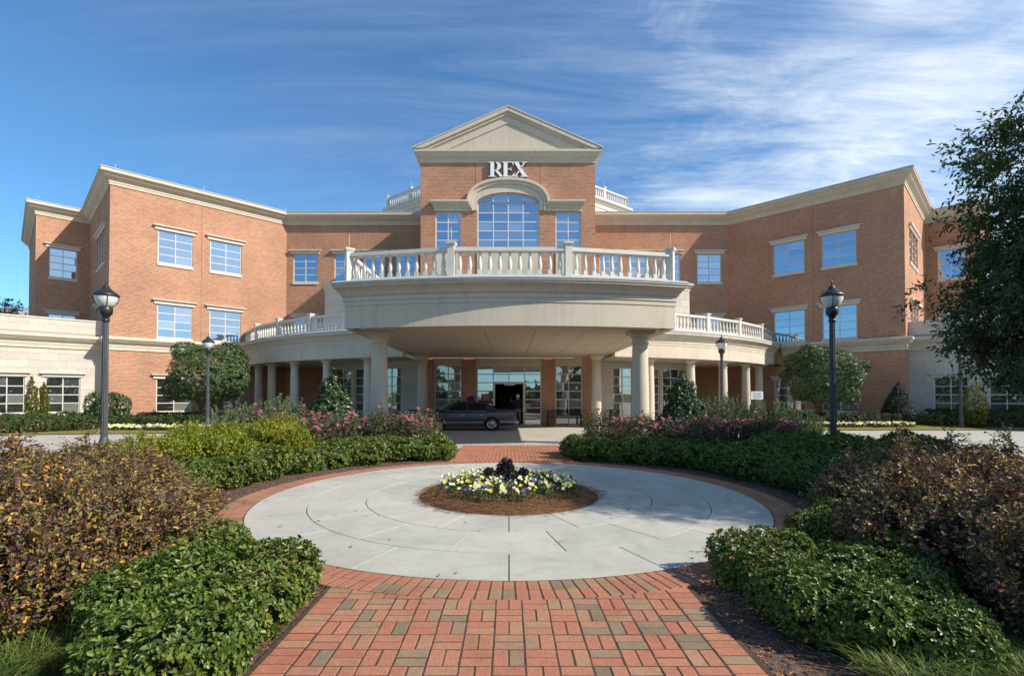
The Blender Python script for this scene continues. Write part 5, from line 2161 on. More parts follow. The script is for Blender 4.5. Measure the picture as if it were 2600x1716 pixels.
# loropetalum
loro = []
for v, (mt, n) in enumerate((('loropetalum_leaf', 2600), ('loropetalum_leaf', 2600), ('purple_leaf', 2600))):
    bl = lumps(1.10, 1.10, 1.12, 9, 0.46)
    for _ in range(26):
        c, r = random.choice(bl[1:])
        bl.append(((c[0] + random.uniform(-.6, .6) * r[0], c[1] + random.uniform(-.6, .6) * r[1], c[2] + r[2] * random.uniform(.9, 1.15)), (0.05, 0.05, random.uniform(.10, .22))))
    fo = spray_mesh('foliage', bl, n, 12, 0.26, 0.046, 0.029, mt, up=0.45, depth=0.34, zmin=0.08)
    tw = twig_mesh('stems', (0, 0, 0), tips_of(bl, 60, 0.95), 0.014, 0.003)
    # a few long shoots
    sh = [(*(np.array(b[0]) + np.array([random.uniform(-.5, .5) * b[1][0], random.uniform(-.5, .5) * b[1][1], b[1][2] * 0.9])),) for b in bl for _ in range(2)]
    loro.append((fo, tw))
for i, (x, y, s, z, lab) in enumerate((
        (-3.95, 4.25, 1.05, 0.84, 'bronze leaved shrub with orange autumn leaves, lowest at the left in front'),
        (-5.6, 5.2, 1.1, 0.76, 'bronze leaved shrub at the left picture edge with the drive above it'),
        (-4.75, 6.0, 0.95, 0.72, 'bronze leaved shrub beside the sunlit hedge, below the left lamp post'),
        (-3.65, 3.90, 0.70, 0.80, 'small bronze leaved shrub over the grass tufts at lower left'),
        (-7.0, 6.9, 1.15, 0.70, 'bronze leaved shrub farther back at the left, in front of the lamp post'),
        (-6.3, 7.6, 0.9, 0.68, 'bronze leaved shrub next to the yellow green shrubs'))):
    plant('bronze_shrub', lab, 'shrub', [('foliage', loro[i % 2][0], True), ('stems', loro[i % 2][1], False)], place((x, y, 0), 1.3 * i, (s, s, z)), 'bronze leaved shrubs at left')
for i, (x, y, s, z, lab) in enumerate((
        (4.35, 4.40, 1.02, 0.84, 'purple leaved shrub lowest at the right in front'),
        (5.7, 5.3, 1.15, 0.90, 'purple leaved shrub at the right picture edge'),
        (5.0, 6.0, 1.0, 0.80, 'purple leaved shrub with its tip against the drive at right'),
        (4.15, 3.45, 0.72, 0.80, 'small purple leaved shrub above the grass at lower right'),
        (6.9, 7.0, 1.1, 0.74, 'purple leaved shrub farthest back at the right'))):
    plant('purple_shrub', lab, 'shrub', [('foliage', loro[2][0], True), ('stems', loro[2][1], False)], place((x, y, 0), 0.7 + 1.7 * i, (s, s, z)), 'purple leaved shrubs at right')

# yellow-green shrubs
bl = lumps(0.8, 0.8, 1.0, 8, 0.45)
yel = (spray_mesh('foliage', bl, 1500, 10, 0.24, 0.062, 0.034, 'yellow_leaf', up=0.5, oval=False), twig_mesh('stems', (0, 0, 0), tips_of(bl, 30)))
for i, (x, y, s, z) in enumerate(((-6.6, 9.0, 1.0, 0.74), (-6.0, 10.2, 1.05, 0.92), (-7.3, 10.3, 1.0, 0.74), (-6.7, 11.5, 1.0, 0.92), (-5.3, 11.4, 0.9, 0.98), (-5.9, 12.6, 0.9, 1.02), (-7.6, 11.8, 1.0, 0.70))):
    plant('golden_shrub', ORD[i] + ' of the yellow green shrubs behind left hedge, counted from the front', 'shrub', [('foliage', yel[0], True), ('stems', yel[1], False)],
          place((x, y, 0), i * 1.1, (s, s, z)), 'yellow green shrubs behind left hedge')

# roses
rose = []
for v in range(3):
    bl = lumps(0.62, 0.62, 1.05, 7, 0.42)
    fo = spray_mesh('foliage', bl, 520, 9, 0.34, 0.062, 0.036, 'rose_leaf', up=0.5, depth=0.5, oval=False)
    tips = tips_of(bl, 46, 1.12)
    st_m = twig_mesh('stems', (0, 0, 0), tips, 0.010, 0.004, 'green_stem')
    C, A, U = [], [], []
    for _ in range(26):
        c, r = random.choice(bl[1:])
        d = Vector((random.gauss(0, 1), random.gauss(0, 1), abs(random.gauss(0.5, 1)))).normalized()
        p = Vector((c[0] + d.x * r[0] * 1.25, c[1] + d.y * r[1] * 1.25, c[2] + d.z * r[2] * 1.28))
        for q in range(random.choice((1, 1, 2, 3))):
            pp = p + Vector((random.uniform(-.07, .07), random.uniform(-.07, .07), random.uniform(-.04, .05)))
            for k in range(9):
                a = 2 * PI * k / 9 * 1.7
                tl_ = 0.25 + 0.5 * (k / 9)
                C.append(pp)
                A.append((math.cos(a) * (1 - tl_), math.sin(a) * (1 - tl_), tl_ + 0.1))
                U.append((0.01, 0.02, 1))
    V, F = leaf_arrays(np.array(C), np.array(A, float), np.array(U, float), np.full(len(C), 0.075), np.full(len(C), 0.075), 0.15, False)
    fl = np_mesh('blossom', V, F, 'rose_petal')
    rose.append((fo, st_m, fl))


def rose_bush(x, y, s, z, v, label, group):
    fo, st_m, fl = rose[v]
    plant('rose_bush', label, 'rose bush', [('foliage', fo, True), ('stems', st_m, False), ('blossom', fl, True)], place((x, y, 0), random.random() * 6, (s, s, z)), group)


for i, (x, y) in enumerate(((-6.3, 13.6), (-5.4, 14.3), (-4.5, 13.7), (-3.6, 14.3), (-2.75, 13.95), (-5.0, 13.0), (-2.6, 14.9), (-6.9, 14.4))):
    rose_bush(x, y, random.uniform(.95, 1.08), random.uniform(1.0, 1.2), i % 3, ORD[[-6.9, -6.3, -5.4, -5.0, -4.5, -3.6, -2.75, -2.6].index(x)] + ' pink rose bush from the left, in the bed left of the far walk', 'pink rose bushes left of the far walk')
for i, (x, y) in enumerate(((2.75, 13.95), (3.6, 14.2), (4.5, 13.7), (5.4, 14.2), (6.3, 13.6), (5.0, 13.0), (6.9, 13.0), (7.2, 14.2))):
    rose_bush(x, y, random.uniform(.92, 1.05), random.uniform(0.95, 1.12), i % 3, ORD[[2.75, 3.6, 4.5, 5.0, 5.4, 6.3, 6.9, 7.2].index(x)] + ' pink rose bush from the left, in the bed right of the far walk', 'pink rose bushes right of the far walk')


def cone_blobs(r, h, k=9, squash=1.0):
    out = []
    for i in range(k):
        f = i / (k - 1)
        rr = r * (1 - f) ** 0.75 * 0.95 + 0.08
        out.append(((random.uniform(-.08, .08) * r, random.uniform(-.08, .08) * r, h * (0.14 + 0.78 * f)), (rr, rr, h * 0.17)))
    for i in range(14):
        f = random.random() ** 1.3
        a = random.random() * 6.28
        rr = r * (1 - f) ** 0.8
        q = r * 0.34 * (1.05 - f * 0.6)
        out.append(((math.cos(a) * rr * 0.72, math.sin(a) * rr * 0.72, h * (0.12 + 0.78 * f)), (q, q, q * 0.9)))
    return out


bl = cone_blobs(0.95, 2.25)
hol = (whorl_mesh('foliage', bl, 1900, 6, 0.105, 0.058, 'holly_leaf', oval=False, depth=0.25), twig_mesh('trunk', (0, 0, 0), tips_of(bl, 24), 0.03, 0.006, 'bark'))
plant('holly_bush', 'dark glossy pyramid shaped holly behind the left rose bushes', 'holly bush', [('foliage', hol[0], True), ('trunk', hol[1], False)], place((-5.3, 15.3, 0), 0.4), 'pyramid hollies')
plant('holly_bush', 'dark glossy pyramid shaped holly behind the right rose bushes', 'holly bush', [('foliage', hol[0], True), ('trunk', hol[1], False)], place((5.25, 15.3, 0), 2.2, (0.98, .98, 0.98)), 'pyramid hollies')


# rosemary: upright needled stems
def rosemary_mesh(n, rad, h):
    C, A, U = [], [], []
    for _ in range(n):
        a, q = random.random() * 6.28, rad * math.sqrt(random.random())
        bx, by_ = q * math.cos(a), q * math.sin(a)
        hh = h * random.uniform(0.55, 1.0) * (1 - 0.3 * (q / rad) ** 2)
        lx, ly = bx * 0.35 + random.gauss(0, .07), by_ * 0.35 + random.gauss(0, .07)
        m = int(hh / 0.028)
        for k in range(m):
            f = (k + 1) / m
            if f < 0.15:
                continue
            p = (bx + lx * f * f, by_ + ly * f * f, hh * f)
            for _q in range(3):
                b = random.random() * 6.28
                C.append(p)
                A.append((math.cos(b), math.sin(b), 1.3))
                U.append((random.gauss(0, 1), random.gauss(0, 1), .2))
    V, F = leaf_arrays(np.array(C), np.array(A, float), np.array(U, float), np.full(len(C), 0.085), np.full(len(C), 0.026), 0.1, False)
    return np_mesh('foliage', V, F, 'rosemary_leaf')


rmm = rosemary_mesh(90, 0.70, 1.75)
for (x, y, s, lab) in ((-6.75, 15.0, 1.0, 'tall grey green rosemary behind the leftmost roses'), (-7.7, 14.3, 0.88, 'lower grey green rosemary at the left end of the rose bed'),
                       (6.7, 15.6, 1.02, 'tall grey green rosemary under the right lamp beyond the roses'), (7.75, 15.2, 0.92, 'grey green rosemary in front of notice board'),
                       (8.5, 14.6, 0.75, 'lowest grey green rosemary at the right end of the rose bed')):
    plant('rosemary_bush', lab, 'rosemary', [('foliage', rmm, True)], place((x, y, 0), random.random() * 6, s), 'rosemary bushes beyond the roses')

# grass tufts
def blades_mesh(name, n, rad, h, w, mat, bend=0.6):
    V, F = [], []
    for _ in range(n):
        a, q = random.random() * 6.28, rad * math.sqrt(random.random())
        x, y = q * math.cos(a), q * math.sin(a)
        d = a + random.gauss(0, .7)
        hh = h * random.uniform(.6, 1.15)
        b = bend * random.uniform(.4, 1.3) * hh
        sx_, sy_ = -math.sin(d) * w / 2, math.cos(d) * w / 2
        base = len(V)
        for f, ww in ((0, .8), (.4, 1), (.75, .7), (1, .05)):
            cx, cy = x + math.cos(d) * b * f ** 1.8, y + math.sin(d) * b * f ** 1.8
            z = hh * (f - 0.28 * bend * f ** 3)
            V += [(cx - sx_ * ww, cy - sy_ * ww, z), (cx + sx_ * ww, cy + sy_ * ww, z)]
        for k in range(3):
            F.append((base + 2 * k, base + 2 * k + 1, base + 2 * k + 3, base + 2 * k + 2))
    return np_mesh(name, np.array(V), np.array(F), mat)


tuft = [blades_mesh('blades', 230, 0.19, 0.21, 0.007, 'grass_blade', 1.05) for _ in range(3)]
tp = []
for i in range(16):
    tp.append((random.uniform(-3.7, -2.15), random.uniform(2.55, 3.3), 'left'))
for i in range(16):
    tp.append((random.uniform(1.95, 3.5), random.uniform(2.55, 2.98), 'right'))
tp.sort()
for i, (x, y, sd) in enumerate(tp):
    plant('grass_tuft', '%s from the left of the border grass tufts at the bottom %s' % (ORD[i % 16], sd), 'grass tuft', [('blades', tuft[i % 3], True)], place((x, y, 0), i * 1.3, random.uniform(.85, 1.2)), 'border grass tufts at bottom ' + sd)

# leaf litter and wood chips on the mulch
def litter(name, n, fn, L, W, mat):
    p = np.array([fn() for _ in range(n)])
    C = np.stack([p[:, 0], p[:, 1], np.full(n, 0.012) + rng.random(n) * 0.012], 1)
    d = rdir(n)
    d[:, 2] *= 0.15
    U = rdir(n) * 0.35 + np.array([0, 0, 1.0])
    V, F = leaf_arrays(C, d, U, L * (.5 + rng.random(n)), W * (.6 + .7 * rng.random(n)), 0.1, False)
    o_ = obj(name, np_mesh(name, V, F, mat))
    o_['kind'] = 'stuff'
    return o_


def in_bed():
    while True:
        a = random.random() * 2 * PI
        q = 4.3 + abs(random.gauss(0, 0.55))
        x, y = q * math.cos(a), CY + q * math.sin(a)
        if abs(x) > 1.6:
            return (x, y)


def by_walk():
    s = random.choice((-1, 1))
    return (s * (1.58 + abs(random.gauss(0, .28))), random.uniform(2.4, 4.9))


def on_plaza():
    a, q = random.random() * 2 * PI, 3.9 * math.sqrt(random.random())
    return (q * math.cos(a), CY + q * math.sin(a))


litter('fallen_leaves', 60, on_plaza, 0.06, 0.03, 'straw').location.z = 0.022
litter('mulch_chips', 5000, in_bed, 0.055, 0.014, 'straw')
litter('mulch_chips', 2600, by_walk, 0.05, 0.010, 'straw')

# ------------------------------------------------------------------ flower bed in the plaza
fbed = thing('flower_bed', 'round flower bed ringed with pine straw in the plaza centre', 'flower bed', (0, CY, 0.03))
MBD = Matrix.Translation((0, CY, 0.03))
prof = [(1.46, 0.0), (1.40, 0.035), (1.25, 0.075), (1.0, 0.11), (0.6, 0.15), (0.001, 0.17)]
MB().lathe(prof, 48, caps=False).build('straw_mound', 'straw_base', fbed, M=MBD)
n = 5200
rr = 0.95 + 0.58 * rng.random(n) ** 0.8
aa = rng.random(n) * 2 * PI
rr = rr * (1 + 0.03 * np.sin(aa * 5 + 1) + 0.02 * np.sin(aa * 11))
zz = np.interp(rr, [0.6, 1.0, 1.25, 1.40, 1.46, 1.7], [0.15, 0.11, 0.075, 0.035, 0.006, 0.004]) + rng.random(n) * 0.025
C = np.stack([rr * np.cos(aa), rr * np.sin(aa), zz], 1)
A = np.stack([np.cos(aa + PI / 2 + rng.normal(size=n) * 0.8), np.sin(aa + PI / 2 + rng.normal(size=n) * 0.8), rng.normal(size=n) * 0.10], 1)
V, F = leaf_arrays(C, A, rdir(n) * 0.4 + np.array([0, 0, 1.0]), 0.10 + 0.12 * rng.random(n), np.full(n, 0.006), 0.1, False)
o = obj('pine_straw', np_mesh('pine_straw', V, F, 'straw'), fbed, MBD)
o['kind'] = 'stuff'


def pansy_patch(pts, parent, M, leafscale=1.0, fsz=0.050, hz=0.16):
    """foliage plus blossoms in three colours"""
    n = len(pts)
    P = np.array(pts)
    per = 16
    C = np.repeat(P, per, 0) + np.concatenate([rng.normal(size=(n * per, 2)) * 0.05, rng.random((n * per, 1)) * hz * 0.75], 1)
    V, F = leaf_arrays(C, rdir(n * per, 0.3), rdir(n * per, 1.2), 0.05 * leafscale * (0.7 + .6 * rng.random(n * per)), np.full(n * per, 0.028 * leafscale), 0.15, False)
    o_ = obj('foliage', np_mesh('foliage', V, F, 'pansy_leaf'), parent, M)
    o_['kind'] = 'stuff'
    groups = {'pansy_pale': [], 'pansy_yellow': [], 'pansy_purple': []}
    for p in pts:
        for _ in range(random.choice((1, 2, 2, 3))):
            k = random.choices(list(groups), (0.74, 0.16, 0.10))[0]
            groups[k].append((p[0] + random.gauss(0, .045), p[1] + random.gauss(0, .045), p[2] + hz * random.uniform(.75, 1.15)))
    for k, lst in groups.items():
        if not lst:
            continue
        C, A, U = [], [], []
        for c in lst:
            f = Vector((random.gauss(0, .5), random.gauss(-0.6, .5), 0.75)).normalized()
            t = f.cross(Vector((0.3, 0.1, 1))).normalized()
            b = f.cross(t)
            for q in range(5):
                a = 2 * PI * q / 5 + 0.3
                C.append(c)
                A.append(tuple(t * math.cos(a) + b * math.sin(a) + f * 0.12))
                U.append(tuple(f))
        V, F = leaf_arrays(np.array(C), np.array(A), np.array(U), np.full(len(C), fsz * .62), np.full(len(C), fsz * .75), 0.05, False)
        o_ = obj('blossom', np_mesh('blossom', V, F, k), parent, M)
        o_['kind'] = 'stuff'


pts = []
while len(pts) < 250:
    a, q = random.random() * 2 * PI, 1.12 * math.sqrt(random.random())
    if q < 0.30:
        continue
    pts.append((q * math.cos(a), q * math.sin(a), float(np.interp(q, [0, .6, 1.0], [.17, .15, .11]))))
pansy_patch(pts, fbed, MBD)
# grassy sedge in the bed
sd_ = blades_mesh('sedge', 60, 0.07, 0.30, 0.008, 'grass_blade', 0.9)
for k, (x, y) in enumerate(((-0.12, -0.55), (0.42, -0.42), (-0.62, 0.2), (0.62, 0.3))):
    o = obj('sedge', sd_, fbed, MBD @ Matrix.Translation((x, y, 0.15)) @ Matrix.Rotation(k * 1.2, 4, 'Z'))


def kale(loc, s, label):
    C, A, U, L, W = [], [], [], [], []
    for k in range(46):
        f = k / 46
        a = k * 2.4
        el = 0.15 + 1.15 * f
        C.append((0, 0, 0.05 + 0.20 * f))
        A.append((math.cos(a) * math.cos(el), math.sin(a) * math.cos(el), math.sin(el)))
        U.append((-math.cos(a) * 0.5, -math.sin(a) * 0.5, 1))
        L.append(0.20 - 0.08 * f)
    C, A, U, L = np.array(C), np.array(A), np.array(U), np.array(L)
    V, F = leaf_arrays(C, A, U, L, L * 0.75, 0.25, True, 0.25)
    # frilled edges
    m = 900
    i = rng.integers(0, len(C), m)
    tip = C[i] + A[i] * (L[i] * (0.75 + .3 * rng.random(m)))[:, None] + rdir(m) * 0.045
    V2, F2 = leaf_arrays(tip, rdir(m, 0.5), rdir(m), 0.035 + 0.03 * rng.random(m), np.full(m, 0.04), 0.3, False)
    M = place(loc, random.random() * 6, s)
    t = bpy.data.objects.new('ornamental_kale', None)
    link(t, None, M)
    tag(t, label, 'plant', 'dark ornamental kales in the flower bed')
    o_ = obj('leaves', np_mesh('leaves', V, F, 'kale_leaf'), t, M)
    o_['kind'] = 'stuff'
    o_ = obj('frill', np_mesh('frill', V2, F2, 'kale_leaf'), t, M)
    o_['kind'] = 'stuff'
    MB().tube((0, 0, -0.08), (0, 0, 0.22), 0.02, 0.015, 6).build('stem', 'twig', t, M=M)


kale((-0.05, CY + 0.10, 0.20), 0.98, 'tallest dark purple frilly kale in the middle of the flower bed')
kale((-0.32, CY - 0.02, 0.17), 0.74, 'dark purple frilly kale left of the tallest one')
kale((0.24, CY + 0.08, 0.17), 0.70, 'dark purple frilly kale right of the tallest one')

# ------------------------------------------------------------------ planting against the building
# round-headed multi-stem trees
def round_tree(x, y, z, label, s=1.0, rz=0.0):
    M = place((x, y, z), rz, s)
    t = bpy.data.objects.new('round_tree', None)
    link(t, None, M)
    tag(t, label, 'tree', 'round clipped trees before the wings')
    bl = [((0, 0, 2.50), (1.78, 1.78, 1.45))]
    for i in range(26):
        a, q = random.random() * 6.28, random.uniform(0.60, 0.88)
        zz_ = random.uniform(1.45, 3.65)
        k = math.sqrt(max(0.05, 1 - ((zz_ - 2.50) / 1.62) ** 2))
        r_ = random.uniform(.32, .62)
        bl.append(((math.cos(a) * 2.0 * q * k, math.sin(a) * 2.0 * q * k, zz_), (r_, r_, r_ * 0.8)))
    obj('crown', whorl_mesh('crown', bl, 5600, 6, 0.115, 0.05, 'myrtle_leaf', oval=False, depth=0.2, zmin=1.0), t, M)['kind'] = 'stuff'
    mb = MB()
    for i in range(9):
        a = i * 0.7
        p0 = Vector((math.cos(a) * 0.14, math.sin(a) * 0.14, -0.1))
        p1 = Vector((math.cos(a) * 0.42, math.sin(a) * 0.42, 0.9))
        p2 = Vector((math.cos(a) * 1.1, math.sin(a) * 1.1, 2.2))
        mb.tube(p0, p1, 0.045, 0.036, 7)
        mb.tube(p1, p2, 0.036, 0.018, 7)
    mb.build('trunk', 'bark', t, M=M)


round_tree(-16.1, 27.2, 0.10, 'round clipped evergreen tree against the sunlit left brick wing', 1.08)
round_tree(16.85, 27.0, 0.15, 'round clipped evergreen tree against the shaded right brick wing', 1.02, 1.0)


def cone_plant(name, label, cat, x, y, z, r, h, mat, L, W, n, group=None, spray=False):
    bl = cone_blobs(r, h, 10)
    if spray:
        fo = spray_mesh('foliage', bl, n, 8, L * 2.2, L, W, mat, up=1.2, oval=False, depth=0.3)
    else:
        fo = whorl_mesh('foliage', bl, n, 6, L, W, mat, oval=False, depth=0.25)
    tw_ = MB().tube((0, 0, -0.05), (0, 0, h * 0.8), 0.05, 0.01, 6).mesh('trunk', 'bark')
    return plant(name, label, cat, [('foliage', fo, True), ('trunk', tw_, False)], place((x, y, z)), group)


def col_blobs(r, h):
    out = []
    for i in range(9):
        f = i / 8
        rr = r * (0.85 + 0.25 * math.sin(f * 2.2) - 0.85 * f ** 3)
        out.append(((random.uniform(-.05, .05), random.uniform(-.05, .05), h * (0.08 + 0.86 * f)), (max(.06, rr), max(.06, rr), h * 0.12)))
    return out


def arborvitae(x, y, z, r, h, label):
    bl = col_blobs(r, h)
    fo = spray_mesh('foliage', bl, 900, 8, 0.09, 0.065, 0.032, 'arborvitae_leaf', up=2.6, oval=False, depth=0.3)
    tw_ = MB().tube((0, 0, -0.05), (0, 0, h * 0.8), 0.04, 0.01, 6).mesh('trunk', 'bark')
    plant('arborvitae', label, 'conifer', [('foliage', fo, True), ('trunk', tw_, False)], place((x, y, z)), 'columnar conifers by the stone wings')


arborvitae(SX(80, 25.9), 25.9, 0.12, 0.27, 2.35, 'yellow green columnar conifer, the taller of the two between the left windows')
arborvitae(SX(111, 26.2), 26.2, 0.12, 0.18, 2.05, 'yellow green columnar conifer, the slimmer of the two between the left windows')
arborvitae(SX(2474, 25.6), 25.6, 0.15, 0.55, 2.1, 'broad dark columnar conifer between the windows at far right')
cone_plant('cone_shrub', 'dark blue green cone shaped shrub at the right brick corner', 'conifer', SX(2280, 27.2), 27.2, 0.15, 0.82, 2.15, 'spruce_leaf', 0.10, 0.035, 1700)
bl = lumps(0.85, 0.85, 1.75, 9, 0.42)
rs_ = (whorl_mesh('foliage', bl, 1500, 6, 0.11, 0.055, 'holly_leaf', oval=False), twig_mesh('stems', (0, 0, 0), tips_of(bl, 24), 0.02, 0.005))
plant('round_shrub', 'dark round shrub at the left corner of the brick wing', 'shrub', [('foliage', rs_[0], True), ('stems', rs_[1], False)], place((SX(276, 25.3), 25.3, 0.02)))


# low clipped hedges: every bush of the row is its own thing
hb_ = []
for v in range(3):
    bl = lumps(0.75, 0.55, 0.62, 7, 0.45)
    hb_.append((whorl_mesh('foliage', bl, 620, 6, 0.075, 0.036, 'hedge_leaf', oval=False, depth=0.2), twig_mesh('stems', (0, 0, 0), tips_of(bl, 14))))


def hedge(pts, label, group, s=1.0, sz=1.0, cat='hedge bush'):
    for i, (x, y, z) in enumerate(pts):
        src = hb_[i % 3]
        plant('hedge_bush', ORD[i] + ' from the left, ' + label, cat, [('foliage', src[0], True), ('stems', src[1], False)], place((x, y, z), random.choice((0, PI)) + random.uniform(-.3, .3), (s, s, sz * random.uniform(.92, 1.06))), group)


def along(a, b, n, z0, z1=None):
    z1 = z0 if z1 is None else z1
    return [(a[0] + (b[0] - a[0]) * (k + .5) / n, a[1] + (b[1] - a[1]) * (k + .5) / n, z0 + (z1 - z0) * (k + .5) / n) for k in range(n)]


hedge(along((-26.5, 19.9), (-19.6, 24.0), 9, 0.0, 0.0), 'clipped bush, front row below left stone wing', 'front hedge of the left stone wing', 1.0, 1.2)
hedge(along((-26.0, 22.2), (-20.7, 26.9), 8, 0.12), 'clipped bush, back row under left stone wing windows', 'back hedge of the left stone wing', 1.0, 1.15)
hedge(along((-18.9, 25.0), (-13.9, 25.0), 8, 0.08), 'low clipped bush before the round left tree', 'hedge before the round left tree', 0.9, 0.95)
hedge(along((-19.6, 27.2), (-15.4, 28.6), 6, 0.2), 'dark low bush at foot of left brick wing', 'hedge at foot of the left brick wing', 0.9, 0.9)
hedge(along((14.6, 27.0), (20.6, 26.8), 9, 0.12), 'low clipped bush before the round right tree', 'hedge before the round right tree', 0.9, 1.0)
hedge(along((13.4, 28.6), (16.5, 29.2), 4, 0.2), 'dark low bush between notice board and round tree', 'hedge beside the notice board', 0.9, 1.0)
hedge(along((22.0, 26.6), (27.4, 24.9), 8, 0.05), 'dark bush, front row below right stone wing', 'front hedge of the right stone wing', 1.05, 1.15)
hedge(along((23.0, 27.9), (27.2, 25.9), 6, 0.22), 'dark bush, back row under right stone wing windows', 'back hedge of the right stone wing', 1.0, 1.1)


def strip(label, a, b, wid, n, z, group=None):
    t = thing('pansy_border', label, 'flower border', ((a[0] + b[0]) / 2, (a[1] + b[1]) / 2, z), group='pansy borders by the drive')
    pts_ = []
    for _ in range(n):
        f, q = random.random(), random.uniform(-wid, wid)
        pts_.append((a[0] + (b[0] - a[0]) * f, a[1] + (b[1] - a[1]) * f + q, z + 0.05 * q))
    pansy_patch(pts_, t, Matrix.Identity(4), 1.6, 0.11, 0.2)


strip('strip of pale yellow and white pansies in front of left clipped hedge', (-19.0, 23.9), (-13.6, 23.9), 0.35, 190, 0.02)
strip('strip of pale yellow and white pansies in front of right clipped hedge', (14.0, 25.9), (20.6, 25.9), 0.35, 210, 0.04)

# urn with purple kale behind the car
ur = thing('planter_urn', 'dark urn of purple foliage seen over the car roof by the brick pier', 'planter', (SX(1196, 27.7), 27.7, -0.06))
Mu = Matrix.Translation((SX(1196, 27.7), 27.7, -0.06))
MB().lathe([(0.20, 0), (0.20, 0.08), (0.10, 0.14), (0.08, 0.6), (0.09, 0.92), (0.14, 1.0), (0.24, 1.2), (0.29, 1.36), (0.30, 1.38), (0.26, 1.38)], 18).build('urn', 'black_metal', ur, M=Mu, sharp=40)
n = 260
C = np.concatenate([rng.normal(size=(n, 2)) * 0.11, 1.40 + rng.random((n, 1)) * 0.22], 1)
V, F = leaf_arrays(C, rdir(n, .4), rdir(n), np.full(n, .09), np.full(n, .05), .2, False)
o = obj('foliage', np_mesh('foliage', V, F, 'pansy_purple'), ur, Mu)
o['kind'] = 'stuff'

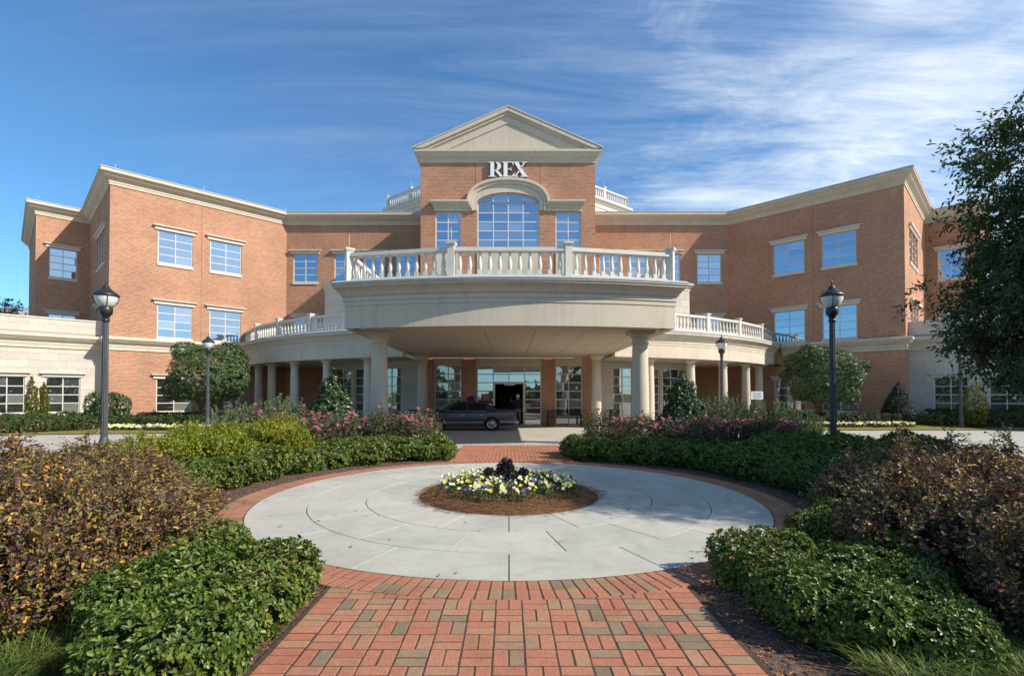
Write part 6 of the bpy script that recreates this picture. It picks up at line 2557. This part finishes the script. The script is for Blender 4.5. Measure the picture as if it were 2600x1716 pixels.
# ------------------------------------------------------------------ the big oak at the right
def big_tree(x, y, label, centre, rad, nclus, name='oak_tree', mat='oak_leaf', L=0.115, W=0.030, per=40, trunk_r=0.24, zlow=1.6, spread=0.42, group=None, cat='tree'):
    t = thing(name, label, cat, (x, y, 0), group=group)
    M = WM[t].copy()
    cz = np.array(centre) - np.array([x, y, 0])
    rad = np.array(rad)
    cl = []
    while len(cl) < nclus:
        d = rdir(1)[0]
        q = random.random() ** 0.42
        # uneven outline: lobes that push in and out
        lob = 0.86 + 0.14 * math.sin(3.1 * d[0] + 4.3 * d[2] + 1.0) * math.cos(2.7 * d[1] - 2.2 * d[2]) + random.gauss(0, .05)
        p = cz + d * rad * q * lob
        if p[2] < zlow:
            continue
        # gaps
        g = math.sin(p[0] * 1.9 + 1.3) * math.sin(p[1] * 1.7 + .4) * math.sin(p[2] * 2.1 + 2.0)
        if g > 0.42 and random.random() < 0.75:
            continue
        cl.append(p)
    cl = np.array(cl)
    n = len(cl)
    out = unit(cl - cz + np.array([0, 0, 0.3]))
    C, A, U = [], [], []
    ntw = 5
    for tw_ in range(ntw):
        d = unit(out * 0.8 + rdir(n) * 0.9)
        ln = spread * (0.6 + 0.8 * rng.random(n))
        m = per // ntw
        for j in range(m):
            f = (j + 0.5) / m
            pos = cl + d * (ln * f)[:, None]
            pos[:, 2] -= 0.10 * f * f
            A.append(d * 0.5 + rdir(n) * 0.8 + np.array([0, 0, -0.35]))
            U.append(rdir(n) + np.array([0, 0, 0.6]))
            C.append(pos)
    C, A, U = map(np.concatenate, (C, A, U))
    m = len(C)
    V, F = leaf_arrays(C, A, U, L * (.7 + .5 * rng.random(m)), W * (.8 + .4 * rng.random(m)), 0.15, False, 0.1)
    obj('crown', np_mesh('crown', V, F, mat), t, M)['kind'] = 'stuff'
    mb = MB()
    top = Vector((cz[0], cz[1], cz[2] + rad[2] * 0.6))
    pts_ = [Vector((0, 0, -0.1)), Vector((0.05, 0.03, 1.2)), Vector((cz[0] * .3, cz[1] * .3, cz[2] * .7)), Vector((cz[0] * .8, cz[1] * .8, cz[2] * 1.1)), top]
    rs__ = [trunk_r * 1.25, trunk_r, trunk_r * .8, trunk_r * .5, trunk_r * .12]
    for i in range(4):
        mb.tube(pts_[i], pts_[i + 1], rs__[i], rs__[i + 1], 10)
    mb.build('trunk', 'bark', t, M=M)
    lb = MB()
    for i in rng.choice(n, min(n, 650), replace=False):
        p = Vector(cl[i])
        f = min(1.0, max(0.12, (p.z - 0.8) / (top.z)))
        k = f * 3.6
        i0 = min(3, int(k))
        b = pts_[i0].lerp(pts_[min(4, i0 + 1)], k - i0)
        b.z = min(b.z, p.z)
        mid_ = b.lerp(p, 0.5) + Vector((0, 0, 0.25))
        lb.tube(b, mid_, 0.030, 0.018, 5)
        lb.tube(mid_, p + Vector(out[i]) * spread * 0.6, 0.018, 0.004, 5)
    lb.build('limbs', 'bark', t, M=M)
    return t


big_tree(12.7, 8.2, 'large dark leaved oak reaching in at the right side of the photo', (12.6, 8.2, 4.1), (5.1, 3.9, 4.05), 6800, zlow=1.95, L=0.13, W=0.042)
big_tree(12.2, 6.2, 'second oak just outside the right edge that shades the plaza', (11.6, 6.0, 6.6), (3.0, 2.9, 2.6), 1700, zlow=3.8)

# ------------------------------------------------------------------ beyond and behind
fh = thing('far_building', 'flat roofed dark building showing over the left stone wing', 'building', (-58, 56, 0))
MB().box(-75, -52.2, 53, 66, 0, 10.2).build('wall', 'far_wall', fh)
MB().box(-75.3, -51.9, 52.7, 66.3, 10.2, 10.75).build('roof', 'roof_membrane', fh)
big_tree(-42.5, 42.5, 'thin leafed tree whose top shows over the left stone wing', (-42.5, 42.5, 6.5), (2.2, 2.2, 3.4), 130, name='far_tree', L=0.28, W=0.10, per=25, trunk_r=0.12, spread=0.7)

n = 9000  # unseen trees added behind the camera to give the glass dark reflections
C = np.stack([rng.uniform(-90, 90, n), -52 + rng.normal(size=n) * 4, np.zeros(n)], 1)
hgt = 7.0 * np.clip(np.abs(C[:, 0]) / 18, 0.25, 1) + 1.4 * np.sin(C[:, 0] * 0.11) + 0.9 * np.sin(C[:, 0] * 0.31 + 1)  # kept low in the middle so the doors mirror sky
C[:, 2] = hgt * rng.random(n) ** 0.7
V, F = leaf_arrays(C, rdir(n), rdir(n), 1.1 + rng.random(n), np.full(n, 0.9), 0.1, False)
tl_o = obj('reflection_treeline', np_mesh('reflection_treeline', V, F, 'oak_leaf'))
tag(tl_o, 'band of trees added behind the viewer for dark window reflections', 'trees', kind='stuff')
print('objects', len(bpy.data.objects))
